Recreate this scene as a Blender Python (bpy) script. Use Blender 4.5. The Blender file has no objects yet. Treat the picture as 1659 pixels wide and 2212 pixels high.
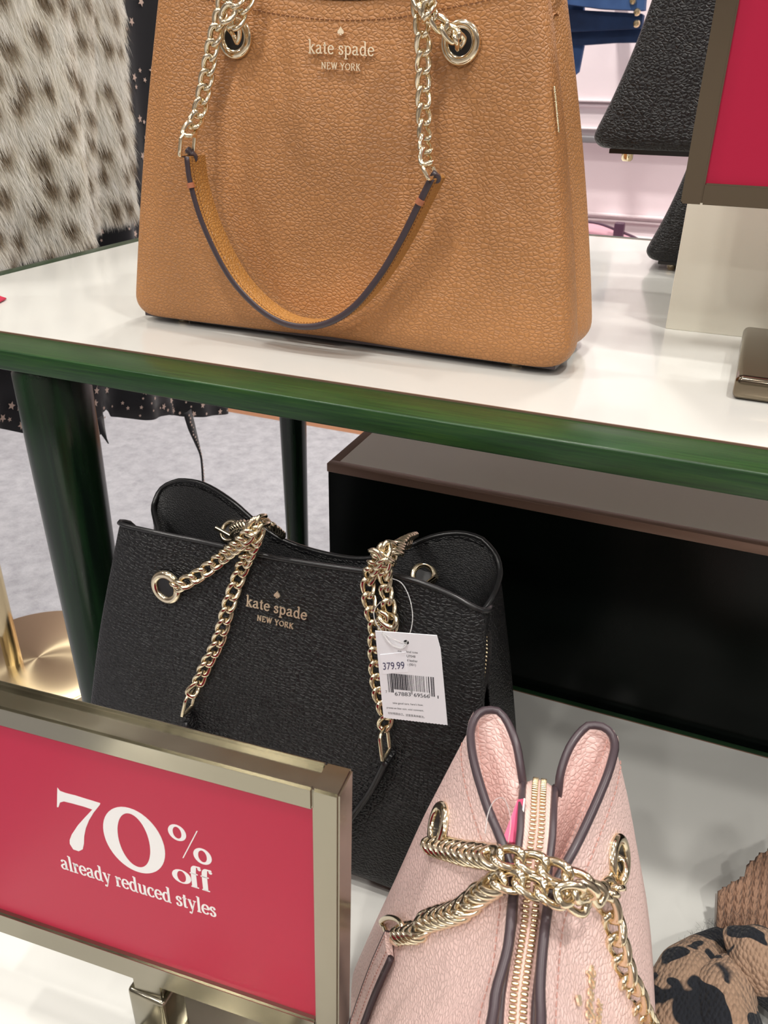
import bpy, bmesh, math, random
import numpy as np
from mathutils import Vector, Matrix, noise
from mathutils.geometry import tessellate_polygon
random.seed(7); rng = np.random.default_rng(7)
V = Vector; PI = math.pi
sc = bpy.context.scene
# ------------------------------------------------------------ camera
CAM = np.array([0, 0, 1.12])
YAW, PITCH, ROLL, FOC = -.381505, .483985, .01772, 1781.96
def cam_axes():
    cy, sy = math.cos(YAW), math.sin(YAW); cp, sp = math.cos(PITCH), math.sin(PITCH)
    f = np.array([sy*cp, cy*cp, -sp]); r = np.array([cy, -sy, 0]); u = np.cross(r, f)
    cr, sr = math.cos(ROLL), math.sin(ROLL)
    return cr*r+sr*u, -sr*r+cr*u, f
RT, UP, FW = cam_axes()
cam = bpy.data.objects.new('camera', bpy.data.cameras.new('camera')); sc.collection.objects.link(cam)
m = Matrix.Identity(4)
for i in range(3):
    m[i][0], m[i][1], m[i][2], m[i][3] = RT[i], UP[i], -FW[i], CAM[i]
cam.matrix_world = m
cam.data.sensor_fit = 'HORIZONTAL'; cam.data.sensor_width = 36; cam.data.lens = FOC/1659*36
cam.data.clip_start = .02; cam.data.clip_end = 60
cam.data.dof.use_dof = True; cam.data.dof.focus_distance = .68; cam.data.dof.aperture_fstop = 30
sc.camera = cam
# ------------------------------------------------------------ light
w = bpy.data.worlds.new('world'); sc.world = w; w.use_nodes = True
w.node_tree.nodes['Background'].inputs[0].default_value = (.93, .95, 1, 1)
w.node_tree.nodes['Background'].inputs[1].default_value = .66
sc.view_settings.view_transform = 'Standard'; sc.view_settings.look = 'None'
sc.view_settings.gamma = 1; sc.view_settings.exposure = 0.08; sc.view_settings.use_curve_mapping = False
CEIL = 2.75
LAMPS = [(-.35, -.25, .62), (-.35, .75, .2), (-1.2, .35, .7), (.5, .4, 1.05), (-.25, 1.35, .6), (-1.9, 1.5, 1.1), (1.3, 1.5, 1.6),  # second lamp is an added fill to brighten the fur
         (-.9, -1.2, 1.5), (.8, -1.1, 1.4), (-.8, 2.6, 2.0), (.9, 2.8, 1.9), (-2.3, -.6, 1.2), (-2.4, 3.0, 1.2), (2.2, .1, .9),
         (-.3, -2.3, 2.4), (1.3, -2.5, 2.2), (-1.9, -2.4, 2.2)]  # added fill row behind the camera, lifts bag fronts and low table
for x, y, k in LAMPS:
    l = bpy.data.lights.new('ceiling_fill_spot', 'AREA'); l.shape = 'DISK'; l.size = .13; l.energy = 10.0*k
    l.color = (1, .96, .90); l.spread = math.radians(130)
    o = bpy.data.objects.new('ceiling_fill_spot', l); o.location = (x, y, CEIL-.03); sc.collection.objects.link(o)

# ------------------------------------------------------------ helpers
def ray(px, py): return ((px-829.5)*RT-(py-1106)*UP+FOC*FW)/FOC
def onz(px, py, z):
    d = ray(px, py); return V(CAM+d*(z-CAM[2])/d[2])
def onp(px, py, P, n):
    d = ray(px, py); n = np.array(n, float); return V(CAM+d*((np.array(P)-CAM)@n)/(d@n))
def ony(px, py, y): return onp(px, py, (0, y, 0), (0, 1, 0))
def onx(px, py, x): return onp(px, py, (x, 0, 0), (1, 0, 0))

def tag(o, label=None, cat=None, group=None, kind=None):
    if label: o['label'] = label
    if cat: o['category'] = cat
    if group: o['group'] = group
    if kind: o['kind'] = kind
    return o
def thing(name, label, cat, loc, group=None):
    o = bpy.data.objects.new(name, None); o.empty_display_size = .03; sc.collection.objects.link(o); o.location = loc
    return tag(o, label, cat, group)
def wloc(o):
    p = V((0, 0, 0))
    while o: p += o.location; o = o.parent
    return p
def mesh(name, verts, faces, mat, parent=None, smooth=True, sub=0, loc=None, solid=0, auto=None):
    me = bpy.data.meshes.new(name)
    base = wloc(parent) if parent else V((0, 0, 0))
    if loc is not None: base = V(loc)
    me.from_pydata([V(v)-base for v in verts], [], faces); me.validate(); me.update()
    bm = bmesh.new(); bm.from_mesh(me); bmesh.ops.recalc_face_normals(bm, faces=bm.faces); bm.to_mesh(me); bm.free()
    me.materials.append(mat)
    me.polygons.foreach_set('use_smooth', [smooth]*len(me.polygons))
    if auto is not None and smooth: me.set_sharp_from_angle(angle=math.radians(auto))
    o = bpy.data.objects.new(name, me); sc.collection.objects.link(o)
    if loc is not None: o.location = V(loc)-(wloc(parent) if parent else V((0, 0, 0)))
    if parent: o.parent = parent
    if solid:
        md = o.modifiers.new('t', 'SOLIDIFY'); md.thickness = solid; md.offset = -1
    if sub:
        md = o.modifiers.new('s', 'SUBSURF'); md.levels = md.render_levels = sub
    return o
def inst(src, parent, mat4=None):
    o = bpy.data.objects.new(src.name.split('.')[0], src.data); sc.collection.objects.link(o); o.parent = parent
    if mat4 is not None: o.matrix_local = mat4
    return o
def box(name, lo, hi, mat, parent=None, bev=0, rotz=0, loc=None, segs=3):
    lo, hi = V(lo), V(hi); c = (lo+hi)/2
    bm = bmesh.new(); bmesh.ops.create_cube(bm, size=1)
    for v in bm.verts: v.co = V((v.co.x*(hi.x-lo.x), v.co.y*(hi.y-lo.y), v.co.z*(hi.z-lo.z)))
    if bev: bmesh.ops.bevel(bm, geom=bm.edges[:], offset=bev, segments=segs, profile=.5, affect='EDGES')
    if rotz: bmesh.ops.rotate(bm, verts=bm.verts, cent=(0, 0, 0), matrix=Matrix.Rotation(rotz, 3, 'Z'))
    me = bpy.data.meshes.new(name); bm.to_mesh(me); bm.free(); me.materials.append(mat)
    if bev:
        me.polygons.foreach_set('use_smooth', [True]*len(me.polygons)); me.set_sharp_from_angle(angle=math.radians(50))
    o = bpy.data.objects.new(name, me); sc.collection.objects.link(o)
    o.location = c-(wloc(parent) if parent else V((0, 0, 0)))
    if parent: o.parent = parent
    return o
def catmull(P, n=8, closed=False):
    P = [V(p) for p in P]; out = []; N = len(P)
    rngi = range(N) if closed else range(N-1)
    for i in rngi:
        g = (lambda k: P[k % N]) if closed else (lambda k: P[min(max(k, 0), N-1)])
        a, b, c, d = g(i-1), g(i), g(i+1), g(i+2)
        for j in range(n):
            t = j/n
            out.append(.5*((2*b)+(-a+c)*t+(2*a-5*b+4*c-d)*t*t+(-a+3*b-3*c+d)*t**3))
    if not closed: out.append(P[-1].copy())
    return out
def resample(P, n=None, step=None):
    L = [0]
    for a, b in zip(P, P[1:]): L.append(L[-1]+(b-a).length)
    if n is None: n = max(2, int(round(L[-1]/step))+1)
    out = []; k = 0
    for i in range(n):
        s = L[-1]*i/(n-1)
        while k < len(L)-2 and L[k+1] < s: k += 1
        t = (s-L[k])/max(1e-9, L[k+1]-L[k]); out.append(P[k].lerp(P[k+1], min(1, max(0, t))))
    return out
def tube_geo(P, r, seg=8, closed=False, vs=None, fs=None, flat=None, upv=None):
    """tube along P; r radius or list; flat=(a,b) scales on the two axes"""
    vs = [] if vs is None else vs; fs = [] if fs is None else fs
    n = len(P); o = len(vs); nrm = V(upv) if upv else V((.13, .37, .92)).normalized()
    for i in range(n):
        a = P[(i-1) % n] if closed or i > 0 else P[0]; b = P[(i+1) % n] if closed or i < n-1 else P[-1]
        t = (b-a).normalized()
        if upv: nrm = V(upv)
        x = nrm-t*nrm.dot(t)
        if x.length < 1e-5: x = t.orthogonal()
        x.normalize(); y = t.cross(x)
        if not upv: nrm = x
        ri = r[i] if isinstance(r, (list, tuple)) else r
        fx, fy = flat or (1, 1)
        for k in range(seg):
            th = 2*PI*k/seg; vs.append(P[i]+x*(ri*fx*math.cos(th))+y*(ri*fy*math.sin(th)))
    for i in range(n if closed else n-1):
        j = (i+1) % n
        for k in range(seg):
            l = (k+1) % seg; fs.append((o+i*seg+k, o+i*seg+l, o+j*seg+l, o+j*seg+k))
    if not closed:
        fs.append(tuple(o+k for k in range(seg))); fs.append(tuple(o+(n-1)*seg+k for k in range(seg-1, -1, -1)))
    return vs, fs
def tube(name, P, r, mat, parent=None, seg=8, closed=False, flat=None, upv=None, sub=0):
    vs, fs = tube_geo(P, r, seg, closed, None, None, flat, upv); return mesh(name, vs, fs, mat, parent, sub=sub, auto=60)
def lathe(prof, c, ax, seg=40):
    ax = V(ax).normalized(); x = ax.orthogonal().normalized(); y = ax.cross(x); vs = []; fs = []; n = len(prof)
    for k in range(seg):
        th = 2*PI*k/seg
        for r, h in prof: vs.append(V(c)+(x*math.cos(th)+y*math.sin(th))*r+ax*h)
    for k in range(seg):
        l = (k+1) % seg
        for i in range(n-1): fs.append((k*n+i, l*n+i, l*n+i+1, k*n+i+1))
    return vs, fs
def grid_faces(nc, nr, off=0, closed=False):
    return [(off+c*nr+r, off+((c+1) % nc)*nr+r, off+((c+1) % nc)*nr+r+1, off+c*nr+r+1) for c in range(nc if closed else nc-1) for r in range(nr-1)]

# ------------------------------------------------------------ materials
def mat(name, col, rough=.5, metal=0, spec=.5, coat=0, coatr=.1, sheen=0):
    m = bpy.data.materials.new(name); m.use_nodes = True; b = m.node_tree.nodes['Principled BSDF']
    b.inputs['Base Color'].default_value = (*col, 1); b.inputs['Roughness'].default_value = rough
    b.inputs['Metallic'].default_value = metal; b.inputs['Specular IOR Level'].default_value = spec
    b.inputs['Coat Weight'].default_value = coat; b.inputs['Coat Roughness'].default_value = coatr
    b.inputs['Sheen Weight'].default_value = sheen
    return m
def N(m, t, **k):
    n = m.node_tree.nodes.new(t)
    for a, b in k.items():
        if a.startswith('_'): n.inputs[a[1:].replace('_', ' ')].default_value = b
        else: setattr(n, a, b)
    return n
def L(m, a, ao, b, bi): m.node_tree.links.new(a.outputs[ao], b.inputs[bi])
def bsdf(m): return m.node_tree.nodes['Principled BSDF']
def ramp(m, stops):
    r = N(m, 'ShaderNodeValToRGB'); e = r.color_ramp.elements
    while len(e) < len(stops): e.new(.5)
    for x, (p, c) in zip(e, stops): x.position = p; x.color = (*c, 1) if len(c) == 3 else c
    return r
def bump(m, src, out, strength, dist, prev=None):
    b = N(m, 'ShaderNodeBump'); b.inputs['Strength'].default_value = strength; b.inputs['Distance'].default_value = dist
    L(m, src, out, b, 'Height')
    if prev: L(m, prev, 0, b, 'Normal')
    L(m, b, 0, bsdf(m), 'Normal'); return b
def leather(name, col, scale=330, strength=.55, rough=.42, spec=.5, var=.12, dist=.0006):
    m = mat(name, col, rough, spec=spec); tc = N(m, 'ShaderNodeTexCoord')
    n0 = N(m, 'ShaderNodeTexNoise', _Scale=120.0, _Detail=2.0); L(m, tc, 'Object', n0, 'Vector')
    mx = N(m, 'ShaderNodeMixRGB'); mx.inputs[0].default_value = .0016; L(m, tc, 'Object', mx, 1); L(m, n0, 'Color', mx, 2)
    mpg = N(m, 'ShaderNodeMapping'); mpg.inputs['Scale'].default_value = (.88, 1, 1.22); L(m, mx, 0, mpg, 0); mx = mpg
    v = N(m, 'ShaderNodeTexVoronoi', feature='DISTANCE_TO_EDGE'); v.inputs['Scale'].default_value = scale; L(m, mx, 0, v, 'Vector')
    r = ramp(m, [(0, (0, 0, 0)), (.10, (.45, .45, .45)), (.25, (.82, .82, .82)), (.5, (1, 1, 1))]); L(m, v, 'Distance', r, 0)
    b1 = bump(m, r, 0, strength, dist)
    n2 = N(m, 'ShaderNodeTexNoise', _Scale=38.0, _Detail=3.0); L(m, tc, 'Object', n2, 'Vector')
    bump(m, n2, 0, .10, .004, b1)
    n3 = N(m, 'ShaderNodeTexNoise', _Scale=9.0, _Detail=3.0); L(m, tc, 'Object', n3, 'Vector')
    hi = tuple(min(1, c*(1+var)) for c in col); lo = tuple(c*(1-var) for c in col)
    rr = ramp(m, [(.3, lo), (.7, hi)]); L(m, n3, 0, rr, 0)
    mm = N(m, 'ShaderNodeMixRGB', blend_type='MULTIPLY'); mm.inputs[0].default_value = .14
    L(m, rr, 0, mm, 1); L(m, r, 0, mm, 2); L(m, mm, 0, bsdf(m), 'Base Color')
    return m
M_TAN = leather('tan_pebbled_leather', (.47, .215, .078), 285, .75, .43, spec=.42, dist=.0007)
M_BLACK = leather('black_pebbled_leather', (.0075, .0075, .0085), 300, .85, .42, spec=.4, dist=.0007)
M_PINK = leather('pink_pebbled_leather', (.83, .60, .56), 290, .7, .43, var=.04, dist=.0007)
M_TAN2 = leather('tan_strap_leather', (.50, .235, .062), 330, .75, .36, dist=.0007)
M_BIN = leather('black_lining_leather', (.010, .010, .011), 480, .35, .45)
M_EDGE = mat('dark_edge_paint', (.055, .038, .045), .35)
M_EDGEB = mat('black_edge_paint', (.012, .012, .013), .28)
M_STITCH_T = mat('brown_thread', (.20, .075, .025), .7)
M_STITCH_B = mat('black_thread', (.006, .006, .006), .7)
M_STITCH_P = mat('pink_thread', (.50, .26, .22), .7)
M_TAPE = mat('pink_zip_tape', (.72, .50, .45), .8)
mm_ = N(M_TAPE, 'ShaderNodeTexWave', wave_type='BANDS', bands_direction='DIAGONAL'); mm_.inputs['Scale'].default_value = 260
_t = N(M_TAPE, 'ShaderNodeTexCoord'); L(M_TAPE, _t, 'Object', mm_, 'Vector'); bump(M_TAPE, mm_, 1, .5, .0004)
M_GOLD = mat('pale_gold_metal', (.86, .74, .53), .13, 1)
M_GOLDL = mat('satin_gold_letters', (.95, .80, .58), .45, .9)
M_GOLDZ = mat('gold_zip_metal', (.80, .66, .42), .2, 1)
def brass(name, col, rough, ns=3):
    m = mat(name, col, rough, 1); tc = N(m, 'ShaderNodeTexCoord'); n = N(m, 'ShaderNodeTexNoise', _Scale=14.0, _Detail=8.0, _Roughness=.65)
    L(m, tc, 'Object', n, 'Vector'); r = ramp(m, [(.35, (rough*.7,)*3), (.75, (rough*1.5,)*3)]); L(m, n, 0, r, 0); L(m, r, 0, bsdf(m), 'Roughness')
    n2 = N(m, 'ShaderNodeTexNoise', _Scale=8.0, _Detail=2.0); L(m, tc, 'Object', n2, 'Vector'); bump(m, n2, 0, .06, .01)
    return m
M_BRASS = brass('aged_brass', (.29, .27, .21), .20)
M_BRASS2 = brass('polished_brass', (.80, .66, .40), .14)
M_BRASSD = mat('brushed_brass_disc', (.80, .66, .42), .24, 1)
bsdf(M_BRASSD).inputs['Anisotropic'].default_value = .85
_tg = N(M_BRASSD, 'ShaderNodeTangent', direction_type='RADIAL', axis='Z'); L(M_BRASSD, _tg, 0, bsdf(M_BRASSD), 'Tangent')
M_RED = mat('red_sign_card', (.44, .012, .050), .40, spec=.28)
M_INKW = mat('white_print', (.80, .80, .80), .5)
M_INKK = mat('black_print', (.012, .012, .02), .6)
M_INKV = mat('violet_grey_print', (.05, .045, .12), .6)
M_PAPER = mat('white_tag_card', (.86, .87, .92), .4)
M_PAPER2 = mat('price_sticker_paper', (.90, .91, .97), .45)
M_WHITE = mat('cream_laminate', (.61, .61, .58), .22, spec=.5, coat=.4, coatr=.06)
M_RISER = mat('cream_gloss_riser', (.72, .70, .60), .22, coat=.3, coatr=.08)
M_TRIM = mat('bronze_trim', (.25, .15, .11), .35, .3)
M_PLIN = mat('black_lacquer', (.0022, .0035, .0028), .22, spec=.15)
def green_wood():
    m = mat('green_stained_wood', (.03, .10, .03), .32, spec=.35, coat=.12, coatr=.15); tc = N(m, 'ShaderNodeTexCoord'); mp = N(m, 'ShaderNodeMapping')
    mp.inputs['Scale'].default_value = (5, 140, 140); L(m, tc, 'Object', mp, 0)
    n = N(m, 'ShaderNodeTexNoise', _Scale=3.0, _Detail=7.0, _Roughness=.7); L(m, mp, 0, n, 'Vector')
    r = ramp(m, [(.3, (.005, .024, .008)), (.55, (.014, .055, .012)), (.8, (.036, .088, .013))]); L(m, n, 0, r, 0); L(m, r, 0, bsdf(m), 'Base Color')
    bump(m, n, 0, .25, .0006); return m
M_GREEN = green_wood()
M_LEG = mat('dark_green_lacquer', (.006, .019, .009), .22, spec=.38)
_t = N(M_LEG, 'ShaderNodeTexCoord'); _mp = N(M_LEG, 'ShaderNodeMapping'); _mp.inputs['Scale'].default_value = (60, 60, 3); L(M_LEG, _t, 'Object', _mp, 0)
_n = N(M_LEG, 'ShaderNodeTexNoise', _Scale=2.0, _Detail=4.0); L(M_LEG, _mp, 0, _n, 'Vector')
_r = ramp(M_LEG, [(.35, (.004, .010, .006)), (.7, (.010, .030, .012))]); L(M_LEG, _n, 0, _r, 0); L(M_LEG, _r, 0, bsdf(M_LEG), 'Base Color')
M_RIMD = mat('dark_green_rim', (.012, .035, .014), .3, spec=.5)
def carpet():
    m = mat('grey_carpet_pile', (.52, .50, .51), .95, sheen=.2); tc = N(m, 'ShaderNodeTexCoord')
    n = N(m, 'ShaderNodeTexNoise', _Scale=26.0, _Detail=9.0, _Roughness=.75); L(m, tc, 'Object', n, 'Vector')
    r = ramp(m, [(.3, (.25, .25, .275)), (.5, (.35, .35, .38)), (.72, (.45, .45, .48))]); L(m, n, 0, r, 0); L(m, r, 0, bsdf(m), 'Base Color')
    n2 = N(m, 'ShaderNodeTexNoise', _Scale=420.0, _Detail=3.0); L(m, tc, 'Object', n2, 'Vector'); bump(m, n2, 0, .7, .003); return m
M_CARPET = carpet()
M_WOOD = mat('brown_oak_floor', (.28, .125, .055), .35)
M_WALL = mat('pale_pink_wall_paint', (.92, .80, .83), .55)
M_WALLW = mat('warm_white_wall', (.80, .79, .78), .7)
M_GREYT = mat('grey_metal_rail', (.20, .19, .20), .4)
M_CEIL = mat('white_ceiling_paint', (.80, .79, .78), .8)
M_STAR = mat('pale_pink_star_print', (.62, .47, .40), .7)
M_DRESS = mat('black_crepe_fabric', (.008, .008, .012), .75, sheen=.15)
def denim(name, a, b):
    m = mat(name, a, .85); tc = N(m, 'ShaderNodeTexCoord'); n = N(m, 'ShaderNodeTexNoise', _Scale=12.0, _Detail=6.0); L(m, tc, 'Object', n, 'Vector')
    r = ramp(m, [(.3, a), (.75, b)]); L(m, n, 0, r, 0); L(m, r, 0, bsdf(m), 'Base Color'); return m
M_DEN1 = denim('dark_denim', (.006, .018, .06), (.016, .045, .13)); M_DEN2 = denim('mid_denim', (.02, .055, .17), (.045, .11, .28))
M_PINKBG = mat('dusty_pink_leather', (.62, .33, .40), .5); M_PLUM = mat('plum_leather', (.08, .03, .06), .45)
M_CLEAR = mat('clear_plastic', (.95, .95, .95), .08); bsdf(M_CLEAR).inputs['Transmission Weight'].default_value = .75; bsdf(M_CLEAR).inputs['IOR'].default_value = 1.3
M_HOTP = mat('hot_pink_tag_card', (.72, .10, .22), .4)
M_HOLESHADE = mat('painted_hole_shade', (.004, .004, .005), .4)  # flat black standing in for the shade inside eyelets
def fur_mat(hair):
    m = mat('spotted_faux_fur', (.8, .74, .62), .6, sheen=.1)
    if hair: a = N(m, 'ShaderNodeAttribute', attribute_name='root'); out = 'Vector'
    else: a = N(m, 'ShaderNodeTexCoord'); out = 'Object'
    n0 = N(m, 'ShaderNodeTexNoise', _Scale=22.0, _Detail=2.0); L(m, a, out, n0, 'Vector')
    mx = N(m, 'ShaderNodeMixRGB'); mx.inputs[0].default_value = .018; L(m, a, out, mx, 1); L(m, n0, 'Color', mx, 2)
    sp_ = N(m, 'ShaderNodeSeparateXYZ'); L(m, mx, 0, sp_, 0); mp = N(m, 'ShaderNodeCombineXYZ'); L(m, sp_, 1, mp, 0); L(m, sp_, 2, mp, 1)
    v = N(m, 'ShaderNodeTexVoronoi', feature='F1', voronoi_dimensions='2D'); v.inputs['Scale'].default_value = 24.0; v.inputs['Randomness'].default_value = .7; L(m, mp, 0, v, 'Vector')
    r = ramp(m, [(.0, (.25, .19, .125)), (.18, (.36, .28, .19)), (.34, (.99, .96, .88)), (.6, (1, .99, .95))]); L(m, v, 'Distance', r, 0)
    n = N(m, 'ShaderNodeTexNoise', _Scale=70.0, _Detail=3.0); L(m, a, out, n, 'Vector'); r2 = ramp(m, [(.35, (.93, .91, .87)), (.65, (1, 1, 1))]); L(m, n, 0, r2, 0)
    mm = N(m, 'ShaderNodeMixRGB', blend_type='MULTIPLY'); mm.inputs[0].default_value = .6; L(m, r, 0, mm, 1); L(m, r2, 0, mm, 2)
    L(m, mm, 0, bsdf(m), 'Base Color')
    if hair:
        ta = N(m, 'ShaderNodeAttribute', attribute_name='tone'); m3 = N(m, 'ShaderNodeMixRGB', blend_type='MULTIPLY'); m3.inputs[0].default_value = 1; L(m, mm, 0, m3, 1); L(m, ta, 'Fac', m3, 2); mm = m3; L(m, mm, 0, bsdf(m), 'Base Color')
        tl = N(m, 'ShaderNodeBsdfTranslucent'); ms = N(m, 'ShaderNodeMixShader'); ms.inputs[0].default_value = .45; L(m, mm, 0, tl, 'Color')
        L(m, bsdf(m), 0, ms, 1); L(m, tl, 0, ms, 2); L(m, ms, 0, m.node_tree.nodes['Material Output'], 0)
    return m
def knit_mat(name, leopard=True):
    m = mat(name, (.42, .25, .16), .9, sheen=.05); tc = N(m, 'ShaderNodeTexCoord')
    if leopard:
        n = N(m, 'ShaderNodeTexNoise', _Scale=38.0, _Detail=1.2, _Distortion=.6); L(m, tc, 'Object', n, 'Vector')
        r = ramp(m, [(.49, (.30, .195, .13)), (.515, (.004, .006, .011))]); L(m, n, 0, r, 0); L(m, r, 0, bsdf(m), 'Base Color')
    mp = N(m, 'ShaderNodeMapping'); mp.inputs['Rotation'].default_value = (0, 0, .6); L(m, tc, 'Object', mp, 0)
    mp.inputs['Scale'].default_value = (1.0, .55, .8); v = N(m, 'ShaderNodeTexVoronoi', feature='F1'); v.inputs['Scale'].default_value = 380.0; v.inputs['Randomness'].default_value = .45; L(m, mp, 0, v, 'Vector'); b_ = bump(m, v, 0, 1.0, .0025); b_.invert = True
    if leopard: L(m, v, 'Distance', m.node_tree.nodes.new('ShaderNodeValue'), 0) if False else None
    return m
M_KNIT = knit_mat('leopard_knit'); M_RIB = knit_mat('brown_rib_knit', False)
bsdf(M_RIB).inputs['Base Color'].default_value = (.27, .155, .10, 1)

# ------------------------------------------------------------ room shell
def struct(o): o['kind'] = 'structure'; return o
struct(box('floor', (-7, 2.48, -.05), (6, 4.2, 0), M_WOOD))
struct(box('floor', (-7, -3.5, -.05), (6, 2.475, .006), M_CARPET))
struct(box('wall_back', (-7, 3.4, 0), (6, 3.5, CEIL), M_WALL))
struct(box('wall_left', (-5.1, -3.5, 0), (-5, 3.4, CEIL), M_WALLW))
struct(box('wall_right', (4.5, -3.5, 0), (4.6, 3.4, CEIL), M_WALLW))
struct(box('wall_front', (-7, -3.6, 0), (6, -3.5, CEIL), mat('taupe_wall', (.42, .39, .36), .6)))
struct(box('ceiling', (-7, -3.5, CEIL), (6, 3.6, CEIL+.1), M_CEIL))
def wz(py, y=3.4): return ony(1240, py, y).z
for i, (a, b, d) in enumerate([(214, 219, .02), (224, 229, .012), (455, 461, .02), (468, 473, .012), (274, 279, .015)]):
    struct(box('trim_%d' % (i+1), (-3, 3.4-d, wz(b)), (3, 3.4, wz(a)), M_WALL, bev=.003))
struct(box('trim_6', (-3, 3.33, wz(305)), (3, 3.4, wz(291)), M_GREYT, bev=.004))

# ------------------------------------------------------------ display tables
def table(name, label, x0, x1, y0, y1, z, leg_pos, bb=(.043, .022, .022), mb=None):
    t = thing(name, label, 'table', ((x0+x1)/2, (y0+y1)/2, 0))
    b, c_, e_ = bb; th = .018; mb = mb or M_GREEN
    box('table_top', (x0+e_, y0+b, z-th), (x1-e_, y1-c_, z+.0005), M_WHITE, t)
    for lo, hi in (((x0, y0, z-th), (x1, y0+b-.0012, z)), ((x0, y1-c_+.0012, z-th), (x1, y1, z)), ((x0, y0+b, z-th), (x0+e_-.0012, y1-c_, z)), ((x1-e_+.0012, y0+b, z-th), (x1, y1-c_, z))):
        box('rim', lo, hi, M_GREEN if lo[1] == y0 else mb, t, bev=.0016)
    tr = []
    box('inlay_strip', (x0+e_-.0012, y0+b-.0012, z-.01), (x1-e_+.0012, y0+b, z+.0009), M_TRIM, t)
    box('inlay_strip', (x0+e_-.0012, y1-c_, z-.01), (x1-e_+.0012, y1-c_+.0012, z+.0009), M_TRIM, t)
    for (lx, ly, r0, r1) in leg_pos:
        vs, fs = lathe([(0, z-th), (r0*.9, z-th), (r0, z-th-.006), (r0*.985, z-.1), (r1, .012), (r1*.9, 0), (0, 0)], (lx, ly, 0), (0, 0, 1), 32)
        mesh('leg', vs, fs, M_LEG, t, auto=40)
    return t
table('display_table', 'tall display table with cream top and green stained rim under the tan bag', -.80, .62, .512, 1.365, .91,
      [(-.541, .545, .033, .020), (-.657, 1.2, .027, .016), (.45, .57, .033, .020), (.47, 1.28, .027, .016)], mb=M_RIMD)
table('display_table', 'low display table with cream top under the pink bag and black bag', -.475, .62, -.35, .733, .52,
      [(-.40, -.28, .03, .02), (-.41, .66, .03, .02), (.55, -.28, .03, .02), (.55, .66, .03, .02)], bb=(.043, .010, .012), mb=M_RIMD)
pl = thing('plinth_table', 'black lacquered block plinth with beige top behind the small black bag', 'plinth', (.12, 1.0, 0))
box('body', (-.363, .738, 0), (.62, 1.30, .744), M_PLIN, pl, bev=.001)
box('top_panel', (-.353, .748, .744), (.61, 1.29, .7478), mat('beige_gloss_top', (.90, .85, .78), .12, coat=.5, coatr=.05), pl)
for lo, hi in (((-.364, .737, .738), (.62, .748, .748)), ((-.364, .748, .738), (-.353, 1.29, .748)), ((-.364, 1.29, .738), (.62, 1.301, .748)), ((.61, .748, .738), (.621, 1.29, .748))):
    box('trim_strip', lo, hi, M_TRIM, pl, bev=.0008)

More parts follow.
